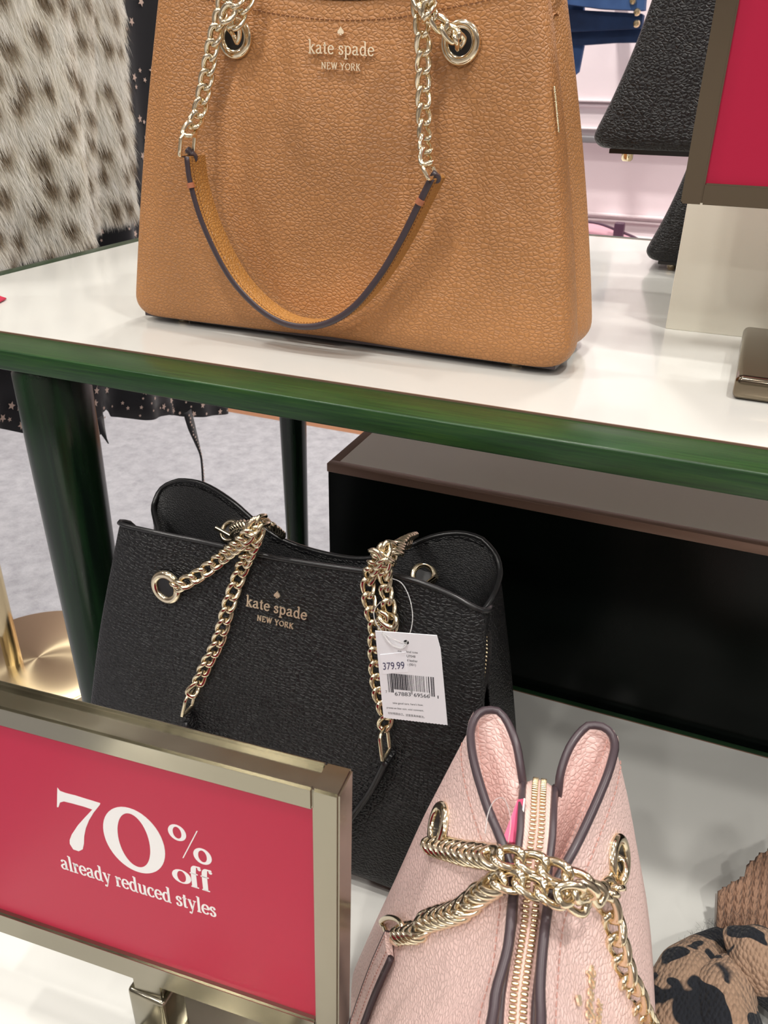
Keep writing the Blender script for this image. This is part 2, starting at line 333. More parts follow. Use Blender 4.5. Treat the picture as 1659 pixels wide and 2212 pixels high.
# ------------------------------------------------------------ pen lettering
def ell(cx, cy, rx, ry, a0, a1, n=22): return [(cx+rx*math.cos(math.radians(a0+(a1-a0)*i/n)), cy+ry*math.sin(math.radians(a0+(a1-a0)*i/n))) for i in range(n+1)]
G = {
 'o': (1.0, [('r', .5, .5, .42, .5)]), 'a': (.98, [('p', [(.16, .78), (.26, .93), (.45, .98), (.64, .9), (.68, .68), (.68, .2), (.76, .04), (.92, .08)]), ('p', [(.68, .6), (.4, .53), (.15, .36), (.15, .14), (.34, .01), (.55, .08), (.68, .24)])]),
 'l': (.56, [('l', [(.28, 0), (.28, 1.6)]), ('t', .05, .52, 0), ('t', .05, .28, 1.6)]),
 'r': (.74, [('l', [(.25, 0), (.25, 1)]), ('t', .03, .52, 0), ('t', .03, .25, 1), ('p', [(.25, .62), (.36, .88), (.52, .98), (.64, .93)]), ('b', .63, .86, .09)]),
 'e': (.9, [('p', ell(.47, .5, .36, .49, 5, 322)), ('t', .14, .82, .54)]),
 'd': (1.06, [('l', [(.78, 0), (.78, 1.6)]), ('t', .78, 1.02, 0), ('t', .56, .78, 1.6), ('p', ell(.47, .49, .33, .49, 40, 320))]),
 'y': (.98, [('l', [(.2, 1), (.52, .05)]), ('n', [(.82, 1), (.42, -.28), (.28, -.45)]), ('b', .2, -.38, .1), ('t', .02, .4, 1), ('t', .64, .98, 1)]),
 'u': (1.1, [('p', [(.24, 1), (.24, .28), (.34, .05), (.55, .02), (.78, .22)]), ('l', [(.82, 0), (.82, 1)]), ('t', .04, .24, 1), ('t', .62, .82, 1), ('t', .82, 1.04, 0)]),
 'c': (.84, [('p', ell(.47, .5, .36, .49, 42, 318)), ('b', .68, .80, .1)]),
 's': (.76, [('p', [(.62, .74), (.52, .93), (.36, .98), (.18, .86), (.2, .66), (.4, .53), (.58, .38), (.6, .16), (.42, .01), (.22, .05), (.12, .26)])]),
 't': (.62, [('p', [(.28, 1.35), (.28, .25), (.36, .04), (.56, .08)]), ('t', .04, .52, 1)]),
 'f': (.66, [('p', [(.26, 0), (.26, 1.15), (.34, 1.5), (.52, 1.58), (.62, 1.5)]), ('t', .04, .5, 1), ('t', .06, .5, 0), ('b', .62, 1.43, .09)]),
 'k': (1.0, [('l', [(.25, 0), (.25, 1.6)]), ('t', .03, .46, 0), ('t', .03, .25, 1.6), ('l', [(.28, .42), (.72, 1)]), ('l', [(.42, .58), (.8, 0)]), ('t', .54, .92, 1), ('t', .62, 1.0, 0)]),
 'p': (1.06, [('l', [(.25, -.5), (.25, 1)]), ('t', .04, .5, -.5), ('t', .04, .25, 1), ('p', ell(.55, .5, .33, .48, 140, -140))]),
 'N': (1.4, [('l', [(.25, 0), (.25, 1.4)]), ('l', [(.25, 1.4), (1.1, 0)]), ('l', [(1.1, 0), (1.1, 1.4)]), ('t', .05, .45, 0), ('t', .05, .3, 1.4), ('t', .9, 1.3, 1.4)]),
 'E': (1.15, [('l', [(.25, 0), (.25, 1.4)]), ('t', .05, .98, 0), ('t', .05, .95, 1.4), ('t', .25, .75, .72), ('l', [(.95, 1.4), (.95, 1.12)]), ('l', [(.98, 0), (.98, .3)])]),
 'W': (1.8, [('l', [(.2, 1.4), (.55, 0)]), ('l', [(.55, 0), (.9, 1.4)]), ('l', [(.9, 1.4), (1.25, 0)]), ('l', [(1.25, 0), (1.6, 1.4)]), ('t', .02, .4, 1.4), ('t', .72, 1.08, 1.4), ('t', 1.42, 1.78, 1.4)]),
 'Y': (1.3, [('l', [(.18, 1.4), (.65, .65)]), ('l', [(1.12, 1.4), (.65, .65)]), ('l', [(.65, 0), (.65, .65)]), ('t', 0, .38, 1.4), ('t', .92, 1.3, 1.4), ('t', .42, .88, 0)]),
 'O': (1.45, [('r', .72, .7, .6, .72)]), 'R': (1.3, [('l', [(.25, 0), (.25, 1.4)]), ('t', .05, .48, 0), ('p', [(.1, 1.38), (.6, 1.38), (.9, 1.25), (.92, .95), (.7, .74), (.25, .7)]), ('l', [(.6, .7), (1.08, 0)]), ('t', 1.0, 1.25, 0)]),
 'K': (1.3, [('l', [(.25, 0), (.25, 1.4)]), ('t', .05, .48, 0), ('t', .05, .48, 1.4), ('l', [(.25, .55), (1.0, 1.4)]), ('l', [(.5, .85), (1.05, 0)]), ('t', .82, 1.18, 1.4), ('t', .85, 1.25, 0)]),
 ' ': (.5, [])}
def prism(polys, T, h, vs, fs):
    """polys: closed 2-D outlines (list of loops, first outer); T maps (u,v,h)->world"""
    for loops in polys:
        tri = tessellate_polygon([[V((x, y, 0)) for x, y in lp] for lp in loops]); flat = [p for lp in loops for p in lp]
        o = len(vs); n = len(flat)
        vs += [T(x, y, h) for x, y in flat]+[T(x, y, 0) for x, y in flat]
        fs += [tuple(o+i for i in t) for t in tri]+[tuple(o+n+i for i in reversed(t)) for t in tri]
        s = 0
        for lp in loops:
            k = len(lp)
            for i in range(k):
                j = (i+1) % k; fs.append((o+s+i, o+s+j, o+n+s+j, o+n+s+i))
            s += k
def letters(text, thick, thin, track=0):
    """2-D polys of a string in pen style; returns polys, width"""
    x0 = 0; out = []
    def pen(P):
        P = [V((x, y)) for x, y in P]; Lf = []; Rt = []
        for i, p in enumerate(P):
            d = (P[min(i+1, len(P)-1)]-P[max(i-1, 0)]).normalized(); wd = (thin+(thick-thin)*abs(d.y)**1.6)/2
            nn = V((-d.y, d.x)); Lf.append(p+nn*wd); Rt.append(p-nn*wd)
        for i in range(len(P)-1):
            out.append([[(x0+q.x, q.y) for q in (Lf[i], Lf[i+1], Rt[i+1], Rt[i])]])
    for ch in text:
        adv, st = G[ch]
        for s in st:
            if s[0] == 'r':
                _, cx, cy, rx, ry = s; ix = rx-thick*.55; iy = ry-thin
                out.append([[(x0+x, y) for x, y in ell(cx, cy, rx+thick*.45, ry, 0, 360, 40)[:-1]], [(x0+x, y) for x, y in ell(cx, cy, ix, iy, 0, 360, 40)[:-1]]])
            elif s[0] == 'p': pen([(q.x, q.y) for q in (catmull([V((x, y, 0)) for x, y in s[1]], 5) if len(s[1]) < 15 else [V((x, y, 0)) for x, y in s[1]])])
            elif s[0] == 'l': pen(s[1])
            elif s[0] == 'n':
                sv = thick
                P = catmull([V((x, y, 0)) for x, y in s[1]], 5); P = [V((q.x, q.y)) for q in P]
                for a, b in zip(P, P[1:]):
                    d = (b-a).normalized(); nn = V((-d.y, d.x))*thin*.6; out.append([[(x0+q.x, q.y) for q in (a+nn, b+nn, b-nn, a-nn)]])
            elif s[0] == 't': out.append([[(x0+s[1], s[3]-thin/2), (x0+s[2], s[3]-thin/2), (x0+s[2], s[3]+thin/2), (x0+s[1], s[3]+thin/2)]])
            elif s[0] == 'b': out.append([[(x0+x, y) for x, y in ell(s[1], s[2], s[3]*1.1, s[3], 0, 360, 14)[:-1]]])
        x0 += adv+track
    return out, x0-track
def place_text(text, T, u0, v0, u1, xh, thick, thin, h, vs, fs, track=0):
    """text from u0 to u1 with baseline v0 and x-height xh"""
    polys, wd = letters(text, thick, thin, track); k = (u1-u0)/wd
    prism([[[(u0+x*k, v0+y*xh) for x, y in lp] for lp in p] for p in polys], T, h, vs, fs)

SPADE = [(0, 1.0), (.12, .78), (.34, .58), (.46, .38), (.42, .2), (.26, .12), (.12, .18), (.06, .26), (.10, .08), (.2, 0), (-.2, 0), (-.10, .08), (-.06, .26), (-.12, .18), (-.26, .12), (-.42, .2), (-.46, .38), (-.34, .58), (-.12, .78)]
def logo(parent, T, s):
    """T maps local metres (u right, v up, h out) with origin under the centre of the big line; s = width"""
    vs, fs = [], []; place_text('kate spade', T, -s/2, 0, s/2, s*.105, .20, .13, .0011, vs, fs, .05)
    mesh('brand_lettering', vs, fs, M_GOLDL, parent, smooth=False)
    vs, fs = [], []; place_text('NEW YORK', T, -s*.30, -s*.19, s*.30, s*.058, .24, .13, .0011, vs, fs, .12)
    mesh('city_lettering', vs, fs, M_GOLDL, parent, smooth=False)
    vs, fs = [], []; k = s*.105
    prism([[[(x*k, s*.235+y*k*1.05) for x, y in SPADE]]], T, .0013, vs, fs); mesh('spade_emblem', vs, fs, M_GOLDL, parent, smooth=False)

# ------------------------------------------------------------ chains and hardware
def link_mesh(Lk=.0172, W=.0124, r=.00185, tw=1.2):
    P = []; n = 26; a = Lk/2-W/2; hw = W/2-r
    per = []
    for i in range(n):
        t = i/n*2*PI; x = math.cos(t); y = math.sin(t)
        px = (a if x >= 0 else -a)*min(1, abs(x)*1.7)+x*hw*.98; py = math.copysign(abs(y)**.72, y)*hw
        per.append((px, py))
    for px, py in per:
        th = tw*px/(Lk/2)*.72; P.append(V((px, py*math.cos(th), py*math.sin(th))))
    vs, fs = tube_geo(P, r, 7, True, None, None, (1.0, 1.25), None); 
    me = bpy.data.meshes.new('chain_link'); me.from_pydata(vs, [], fs); me.materials.append(M_GOLD)
    me.polygons.foreach_set('use_smooth', [True]*len(me.polygons)); me.update(); return me
LINK = link_mesh()
def chain(parent, P, nrm, pitch=.0112, roll=0, roll1=None, scale=1, tilt=0, jit=.12):
    P = resample(catmull(P, 8), step=pitch*scale); n = len(P); base = wloc(parent); nr = V(nrm).normalized()
    for i in range(n-1):
        a, b = P[i], P[i+1]; x = (b-a).normalized(); z = nr-x*nr.dot(x)
        if z.length < .05: z = x.orthogonal()
        z.normalize(); y = z.cross(x)
        R = Matrix((x, y, z)).transposed()
        ro = roll if roll1 is None else roll+(roll1-roll)*i/max(1, n-2)
        R = R @ Matrix.Rotation(tilt, 3, 'Y') @ Matrix.Rotation(ro+random.uniform(-jit, jit), 3, 'X')
        o = bpy.data.objects.new('chain_link', LINK); sc.collection.objects.link(o); o.parent = parent
        M4 = (R*scale).to_4x4(); M4.translation = (a+b)/2-base; o.matrix_local = M4
def eyelet(parent, c, n, r=.0148, name='eyelet', hole=True):
    n = V(n).normalized(); ri = r*.57
    vs, fs = lathe([(ri, -.002), (ri, .0012), (ri+.0006, .0024), (r*.80, .0028), (r-.001, .0022), (r, .0008), (r, -.001)], c, n)
    e = mesh(name, vs, fs, M_GOLD, parent, auto=60)
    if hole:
        vs, fs = lathe([(0, -.0001), (ri, .0002)], V(c), n); mesh('eyelet_shade_disc', vs, fs, M_HOLESHADE, e, smooth=False)  # no real opening: a black disc paints the shade inside the ring
    return e
def ring(parent, top, bot, sdir, wdt, r=.0017, name='square_ring'):
    """flat rectangular ring from top to bot, width along sdir"""
    top, bot = V(top), V(bot); s = V(sdir).normalized()*wdt/2
    P = [top-s*.7, top+s*.7, top+s*1.0+(bot-top)*.14, bot+s, bot-s, top-s*1.0+(bot-top)*.14]
    Q = []
    for i in range(len(P)):
        a, b = P[i], P[(i+1) % len(P)]; 
        for k in range(4): Q.append(a.lerp(b, .06+.88*k/3))
    return tube(name, Q, r, M_GOLD, parent, 8, True)
def stitches(parent, P, mat_, ln=.0028, gap=.0018, r=.00032, out=V((0, 0, 0))):
    P = resample(P, step=.0007); vs, fs = [], []; i = 0; a = int(ln/.0007); g = int(gap/.0007)
    while i+a < len(P):
        tube_geo([P[i]+out*.2, P[i+a//2]+out, P[i+a]+out*.2], r, 5, False, vs, fs); i += a+g
    o = mesh('stitching', vs, fs, mat_, parent, smooth=False); o['kind'] = 'stuff'; return o

# ------------------------------------------------------------ bag shells
class Shell:
    """strip lofted from a rim polyline down to a base polyline, in matched segments"""
    def __init__(s, segs, zb, nr=26, centre=None, bulge=0, prof=None, rnd=.012, soft=3):
        s.cols_t, s.cols_b, s.brk = [], [], [0]
        for rim, base, n in segs:
            r = resample(catmull(rim, 6), n); b = resample(catmull(base, 6), n)
            if s.cols_t: r, b = r[1:], b[1:]
            s.cols_t += r; s.cols_b += b; s.brk.append(len(s.cols_t)-1)
        for _ in range(soft):
            for k in s.brk[1:-1]:
                for A in (s.cols_t, s.cols_b):
                    B = [x.copy() for x in A]
                    for j in range(max(1, k-2), min(len(A)-1, k+3)): A[j] = (B[j-1]+B[j]*2+B[j+1])/4
        s.c = V(centre); s.zb = zb; s.bulge = bulge; s.prof = prof; s.rnd = rnd; s.nr = nr; s.n = len(s.cols_t)
    def at(s, ci, t):
        i = min(int(ci), s.n-2); f = ci-i
        a = s.cols_t[i].lerp(s.cols_t[i+1], f); b = s.cols_b[i].lerp(s.cols_b[i+1], f).copy(); b.z += s.rnd
        p = a.lerp(b, t); d = V((b.x-s.c.x, b.y-s.c.y, 0)); d.normalize()
        if s.prof: p = p+s.prof(ci/(s.n-1), t, d, p)
        return p+d*s.bulge*math.sin(PI*t)
    def build(s, name, mat_, parent, solid=.0028):
        vs = []; nr = s.nr
        for c in range(s.n):
            for r in range(nr): vs.append(s.at(c, r/(nr-1)))
            b = s.cols_b[c]; d = V((b.x-s.c.x, b.y-s.c.y, 0)).normalized(); q = vs[-1]
            for k in range(1, 5):
                th = PI/2*k/4; vs.append(q-d*s.rnd*(1-math.cos(th))+V((0, 0, -s.rnd*math.sin(th))))
        return mesh(name, vs, grid_faces(s.n, nr+4), mat_, parent, solid=solid, sub=1)
    def rim(s): return [p.copy() for p in s.cols_t]
def hit(S, px, py, off=0.0, c0=None, c1=None):
    """point of the shell seen at that spot (nearest of a fine grid), moved off the leather, and its outward normal"""
    if not hasattr(S, 'G'):
        S.G = np.array([[tuple(S.at(c, k/59)) for k in range(60)] for c in np.arange(0, S.n-1, .5)])
        S.N = np.cross(np.gradient(S.G, axis=0), np.gradient(S.G, axis=1)); S.N /= np.linalg.norm(S.N, axis=2)[:, :, None]+1e-12
        out = S.G-np.array([S.c.x, S.c.y, 0]); out[:, :, 2] = 0; sg = np.sign((S.N*out).sum(2)); sg[sg == 0] = 1; S.N *= sg[:, :, None]
    q = S.G-CAM; zc = q@FW; x = 829.5+FOC*(q@RT)/zc; y = 1106-FOC*(q@UP)/zc
    d = (x-px)**2+(y-py)**2; d = np.where((S.N*(-q)).sum(2) < 0, d+4000, d); d[:S.brk[1]*2-2] += 1e5; d[S.brk[2]*2+3:] += 1e5
    i, j = np.unravel_index(np.argmin(d), d.shape); p = V(S.G[i, j]); n = V(S.N[i, j])
    # stay on the sight line of that spot
    g = onp(px, py, p, n) if abs(n.dot((V(CAM)-p).normalized())) > .12 else p
    if (g-p).length > .01: g = p
    return g+(V(CAM)-g).normalized()*off, n
def piping(parent, P, r, mat_, name='piping'): return tube(name, P, r, mat_, parent, 8)
def strap_ribbon(name, P, wdir, wd, th, mat_, parent, edge_mat, edge_r=None):
    """leather band along P; width vector wdir*wd starting at P, dark edge tube on P side"""
    P = resample(catmull(P, 8), step=.004); vs, fs = [], []; wv = [V(wdir[i]) if isinstance(wdir, list) else V(wdir) for i in range(1)]
    n = len(P); w_ = V(wdir).normalized()
    for i in range(n):
        t = (P[min(i+1, n-1)]-P[max(i-1, 0)]).normalized(); u = t.cross(w_).normalized()*th/2; ww = w_*wd
        for k in range(6):
            f = k/5; b = math.sin(PI*f)*.0006
            vs.append(P[i]+ww*f+u*(1+b/th*2))
        for k in range(5, -1, -1):
            f = k/5; vs.append(P[i]+ww*f-u)
    fs = [(i*12+k, i*12+(k+1) % 12, (i+1)*12+(k+1) % 12, (i+1)*12+k) for i in range(n-1) for k in range(12)]
    fs += [tuple(range(12)), tuple((n-1)*12+k for k in range(11, -1, -1))]
    o = mesh(name, vs, fs, mat_, parent, auto=50)
    er = edge_r or th*.55
    tube('edge_paint', P, er, edge_mat, o, 8, flat=(1, .45), upv=None) if False else None
    vs, fs = [], []
    for i in range(n):
        t = (P[min(i+1, n-1)]-P[max(i-1, 0)]).normalized(); u = t.cross(w_).normalized()
        for k in range(8):
            a = 2*PI*k/8; vs.append(P[i]+u*math.cos(a)*er+w_*math.sin(a)*er*.45)
    fs = grid_ring(n, 8); mesh('edge_paint', vs, fs, edge_mat, o)
    return o, P
def grid_ring(n, k): return [(i*k+j, i*k+(j+1) % k, (i+1)*k+(j+1) % k, (i+1)*k+j) for i in range(n-1) for j in range(k)]+[tuple(range(k)), tuple((n-1)*k+j for j in range(k-1, -1, -1))]

def base_panel(parent, pts, z, mat_, foot_pts, footh=.006):
    c = sum((V(p) for p in pts), V((0, 0, 0)))/len(pts); n = len(pts)
    vs = [V((p[0], p[1], z)) for p in pts]+[V((p[0], p[1], z+.004)) for p in pts]
    fs = [tuple(range(n)), tuple(range(2*n-1, n-1, -1))]+[(i, (i+1) % n, n+(i+1) % n, n+i) for i in range(n)]
    mesh('base_panel', vs, fs, mat_, parent, smooth=False)
    for x, y in foot_pts:
        vs, fs = lathe([(0, 0), (.004, 0), (.0055, .002), (.0055, footh+.001), (0, footh+.001)], (x, y, z-footh), (0, 0, 1), 16)
        mesh('foot', vs, fs, M_GOLD, parent, auto=40)

# ============================================================ TAN BAG
FT = .006
tz = .91
tan = thing('handbag', 'large tan pebbled leather tote bag standing on the tall display table', 'handbag', (-.31, .70, tz), 'chain-handled leather tote bags')
zb = tz+FT
fl = [ony(338, -80, .655), ony(420, -62, .657), ony(520, -36, .658), ony(640, -14, .658), ony(750, -6, .658), ony(860, -14, .658), ony(960, -36, .657), ony(1080, -62, .656), ony(1196, -85, .655)]
BLx, BRx, Y0 = -.519, -.103, .6365
Dt = .118
def tprof(s, t, d, p):
    q = V((0, 0, 0))
    if p.x > -.2: q.x -= .0115*(1-t)**1.3*min(1, (p.x+.2)/.05)
    # soft dents of an unfilled bag on the front face
    u = (p.x+.31)/.2
    if d.y < -.3:
        q.y += .006*math.sin(u*2.6+.6)*math.sin(PI*t)*(1-t*.5) - .004*math.exp(-((u-.05)/.5)**2)*math.sin(PI*min(1, t*1.3))
        q.y += .003*noise.noise(V((p.x*14, 1.2, p.z*9)))*min(1, t*4)*min(1, (1-t)*6)
        q.x += .003*math.sin(t*7)*u*.3
    return q
MR = V((fl[-1].x-.002, .705, fl[-1].z-.01)); ML = V((fl[0].x+.002, .705, fl[0].z-.01))
tan_f = Shell([([ML, (fl[0].x-.001, .68, fl[0].z), fl[0]], [(BLx+.006, Y0+Dt/2, zb), (BLx+.002, Y0+.03, zb), (BLx, Y0, zb)], 10),
               (fl, [(BLx, Y0, zb), (-.31, Y0-.002, zb), (BRx, Y0, zb)], 44),
               ([fl[-1], (fl[-1].x+.001, .68, fl[-1].z), MR], [(BRx, Y0, zb), (BRx+.002, Y0+.03, zb), (BRx-.004, Y0+Dt/2, zb)], 10)],
              zb, centre=(-.31, Y0+Dt/2, 0), bulge=.003, prof=tprof, rnd=.016, nr=30)
tan_f.build('front_pocket', M_TAN, tan)
piping(tan, tan_f.rim(), .002, M_EDGE)
bk = [V((p.x, .755, p.z+.004)) for p in fl]
tan_b = Shell([([MR, (bk[-1].x, .73, bk[-1].z), bk[-1]], [(BRx-.004, Y0+Dt/2, zb), (BRx+.002, Y0+Dt-.03, zb), (BRx, Y0+Dt, zb)], 10),
               (bk[::-1], [(BRx, Y0+Dt, zb), (-.31, Y0+Dt, zb), (BLx, Y0+Dt, zb)], 30),
               ([bk[0], (bk[0].x, .73, bk[0].z), ML], [(BLx, Y0+Dt, zb), (BLx+.002, Y0+Dt-.03, zb), (BLx+.006, Y0+Dt/2, zb)], 10)],
              zb, centre=(-.31, Y0+Dt/2, 0), bulge=.003, prof=tprof, rnd=.016)
tan_b.build('back_pocket', M_TAN, tan); piping(tan, tan_b.rim(), .002, M_EDGE)
# middle zip compartment
vs = []
for i in range(21):
    x = BLx+.05+(BRx-BLx-.10)*i/20
    for y, z in ((.69, tz+.05), (.693, 1.155), (.698, 1.163), (.708, 1.165), (.718, 1.163), (.723, 1.155), (.726, tz+.05)): vs.append(V((x, y, z)))
mesh('zip_compartment', vs, grid_faces(21, 7), M_TAN, tan)
base_panel(tan, [(BLx+.010, Y0+.008, 0), (BRx-.010, Y0+.008, 0), (BRx-.006, Y0+Dt/2, 0), (BRx-.010, Y0+Dt-.008, 0), (BLx+.010, Y0+Dt-.008, 0), (BLx+.008, Y0+Dt/2, 0)], zb-.001, M_EDGE,
           [(BLx+.045, Y0+.02), (BRx-.045, Y0+.02), (BLx+.045, Y0+Dt-.02), (BRx-.045, Y0+Dt-.02)])
c0, c1 = tan_f.brk[1], tan_f.brk[2]
stitches(tan, [tan_f.at(c0+2+(c1-c0-4)*i/80, .062)+V((0, -.0003, 0)) for i in range(81)], M_STITCH_T, out=V((0, -.0003, 0)))
# little bit of zip at the right side
zp = thing  # noqa
P = [tan_f.at(c1+1.0, .29+.11*i/30)+V((.0012, -.0002, 0)) for i in range(31)]
vs, fs = [], []
for i in range(0, 31, 1): tube_geo([P[i]+V((-.0005, 0, 0)), P[i]+V((.0010, 0, 0))], .0006, 5, False, vs, fs)
mesh('side_zip', vs, fs, M_GOLDZ, tan)
def tsurf(px, py, off=.0):
    """point on the tan front face seen at that spot, moved off the leather"""
    best = None
    for y in (.62, .63, .64, .65, .66):
        p = ony(px, py, y); t = (1.19-p.z)/(1.19-tz)
        yy = .657+(Y0-.657)*t; d = abs(yy-y)
        if best is None or d < best[0]: best = (d, yy)
    return ony(px, py, best[1]-off)
lc, ln_t = hit(tan_f, 739, 119); lu = (hit(tan_f, 739, 70)[0]-hit(tan_f, 739, 150)[0]).normalized(); lr = (hit(tan_f, 815, 115)[0]-hit(tan_f, 665, 108)[0]).normalized(); lnn = -lr.cross(lu).normalized()
if lnn.y > 0: lnn = -lnn
def tT(u, v, h): return lc+lr*u+lu*v+lnn*(h+.0016)
logo(tan, tT, .0545)
for px, py in ((995, 92), (508, 82)):
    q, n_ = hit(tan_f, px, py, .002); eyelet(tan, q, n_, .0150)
# handle in front: leather drop + chains
HY = .607
strapP = [ony(403, 338, HY), ony(412, 400, HY), ony(440, 490, HY), ony(490, 590, HY), ony(545, 655, HY), ony(600, 693, HY), ony(655, 706, HY), ony(710, 697, HY), ony(765, 662, HY), ony(820, 595, HY), ony(865, 520, HY), ony(905, 440, HY), ony(932, 385, HY)]
hs, SP = strap_ribbon('handle_strap', strapP, (.10, 1, .0), .021, .0042, M_TAN2, tan, M_EDGE, .0027)
mid = [p+V((.10, 1, 0)).normalized()*.0035 for p in SP]
nn = [ (SP[min(i+1, len(SP)-1)]-SP[max(i-1, 0)]).normalized().cross(V((.1, 1, 0))).normalized() for i in range(len(SP))]
stitches(hs, [p+n*.0026 for p, n in zip(mid, nn)], M_STITCH_T, .002, .0016, .00028); stitches(hs, [p-n*.0026 for p, n in zip(mid, nn)], M_STITCH_T, .002, .0016, .00028)
for i in (5, len(SP)-6):
    a, b = SP[i], SP[i+1]; tube('thread_wrap', [a.lerp(b, -.1), a.lerp(b, .9)], .0032, mat('copper_thread', (.45, .16, .08), .5), hs, 10, flat=None)
for A_, B_ in ((SP[0], ony(404, 322, HY+.008)), (SP[-1], ony(932, 374, HY+.008))):
    g_ = V((.10, 1, 0)).normalized()*.0085; tube('strap_end', catmull([A_.lerp(B_, -.35)+g_, A_+g_, B_+V((0, 0, 0))], 4), [.0034]*4+[.0030]*4+[.0026], M_EDGE, hs, 10, flat=(1, 1.0))
ring(hs, ony(407, 291, HY+.004), ony(403, 335, HY+.004), (.05, 1, 0), .018)
ring(hs, ony(922, 358, HY+.004), ony(936, 384, HY+.004), (.05, 1, 0), .018)
CY = .628
chain(hs, [ony(x, y, z) for x, y, z in ((404, 290, HY), (424, 262, .62), (436, 222, .628), (444, 180, .632), (452, 140, .634), (460, 95, .634), (472, 50, .636), (482, 10, .64), (490, -40, .642))], (0, -1, 0), roll=.75, roll1=-.1)
chain(hs, [ony(x, y, z) for x, y, z in ((921, 352, HY), (919, 310, .62), (916, 260, .628), (915, 210, .632), (914, 160, .634), (914, 110, .634), (912, 60, .636), (905, 10, .64), (900, -40, .642))], (0, -1, 0), roll=1.1, roll1=.25)
chain(hs, [ony(x, y, z) for x, y, z in ((508, 84, .64), (505, 60, .632), (520, 30, .634), (535, 0, .638), (545, -40, .645))], (0, -1, .2), roll=.2)
chain(hs, [ony(x, y, z) for x, y, z in ((480, 45, .626), (500, 20, .628), (520, -20, .636))], (0, -1, .2), roll=.3)
chain(hs, [ony(x, y, z) for x, y, z in ((996, 94, .645), (985, 82, .636), (962, 62, .634), (940, 44, .632), (922, 25, .630), (905, 0, .634), (890, -40, .64))], (0, -1, .3), roll=.5)
chain(hs, [ony(x, y, z) for x, y, z in ((918, 40, .624), (928, 15, .628), (930, -30, .634))], (0, -1, .3), roll=-.3)

# ============================================================ BLACK BAG on the lower table
lz = .52; zb = lz+FT
blk = thing('handbag', 'black pebbled leather tote bag with gold chains and white price tag', 'handbag', (-.27, .50, lz), 'chain-handled leather tote bags')
FR = [(245, 1130), (330, 1149), (420, 1167), (510, 1187), (600, 1206), (700, 1222), (800, 1236), (870, 1247), (940, 1270), (1000, 1298), (1047, 1328)]
fr = [ony(x, y, .476+(.006 if 400 < x < 850 else 0)) for x, y in FR]
RRpx = [(342, 1150, .518), (331, 1098, .548), (345, 1052, .563), (385, 1038, .568), (440, 1046, .566), (500, 1082, .560), (550, 1125, .556), (610, 1166, .553), (690, 1193, .552), (770, 1207, .552), (830, 1201, .552), (880, 1182, .556), (940, 1158, .562), (1000, 1152, .567), (1050, 1170, .566), (1078, 1206, .558), (1080, 1245, .545), (1064, 1290, .520)]
rr = [ony(x, y, z) for x, y, z in RRpx]
xl, xr, y0, y1 = -.478, -.088, .428, .580; ym = .503
mR = V((rr[-1].x-.004, .503, rr[-1].z-.006)); mL = V((rr[0].x+.004, .503, rr[0].z-.006))
def bprof(s, t, d, p):
    q = V((0, 0, 0)); u = (p.x+.28)/.2
    if d.y < -.3:
        q.y += .007*math.sin(u*3.2+1.0)*math.sin(PI*t)*.7+.003*noise.noise(V((p.x*16, 4.2, p.z*10)))*min(1, t*4)
    elif abs(d.x) > .7: q.x -= math.copysign(.010*math.sin(PI*min(1, t*1.4)), d.x)*(1-abs((p.y-ym)/.06)) if abs(p.y-ym) < .06 else 0
    return q
blk_f = Shell([([mL, (fr[0].x+.004, .488, fr[0].z-.003), fr[0]], [(xl+.004, ym, zb), (xl, y0+.03, zb), (xl, y0, zb)], 10),
               (fr, [(xl, y0, zb), (-.28, y0-.004, zb), (xr+.004, y0, zb)], 44),
               ([fr[-1], (fr[-1].x+.001, .488, fr[-1].z-.001), mR], [(xr+.004, y0, zb), (xr+.003, y0+.03, zb), (xr, ym, zb)], 10)],
              zb, centre=(-.28, ym, 0), bulge=.002, prof=bprof, rnd=.014, nr=30)
blk_f.build('front_pocket', M_BLACK, blk); piping(blk, blk_f.rim(), .0021, M_EDGEB)
k0, k1 = 2, len(rr)-3
blk_b = Shell([([mR]+rr[:k1-1:-1], [(xr, ym, zb), (xr+.001, y1-.03, zb), (xr, y1, zb)], 14),
               (rr[k0:k1+1][::-1], [(xr, y1, zb), (-.28, y1, zb), (xl, y1, zb)], 50),
               (rr[:k0+1][::-1]+[mL], [(xl, y1, zb), (xl, y1-.03, zb), (xl+.004, ym, zb)], 14)],
              zb, centre=(-.28, ym, 0), bulge=.002, rnd=.014, nr=26)
blk_b.build('back_pocket', M_BLACK, blk); piping(blk, blk_b.rim(), .0023, M_EDGEB)
# lining panel of the back pocket seen from inside
vs = []; inner = resample(catmull(rr[1:-1], 5), 40)
for p in inner:
    for t in range(8):
        f = t/7; q = p.lerp(V((-.28+(p.x+.28)*.8, .53, .66)), f); vs.append(q+V((0, -.0035-.004*math.sin(PI*f), -.004)))
mesh('lining', vs, grid_faces(40, 8), M_BIN, blk)
vs = []
for i in range(25):
    x = xl+.06+(xr-xl-.12)*i/24
    for y, z in ((.495, .60), (.497, .735), (.503, .744), (.515, .746), (.525, .744), (.530, .735), (.532, .60)): vs.append(V((x, y, z)))
zc = mesh('zip_compartment', vs, grid_faces(25, 7), M_BIN, blk)
tube('slip_pocket_edge', [ony(628, 1215, .545), ony(670, 1220, .545), ony(715, 1228, .545)], .0008, M_EDGEB, blk)
base_panel(blk, [(xl+.008, y0+.008, 0), (xr-.004, y0+.008, 0), (xr-.004, y1-.008, 0), (xl+.008, y1-.008, 0)], zb-.001, M_EDGEB,
           [(xl+.04, y0+.02), (xr-.04, y0+.02), (xl+.04, y1-.02), (xr-.04, y1-.02)])
c0, c1 = blk_f.brk[1], blk_f.brk[2]
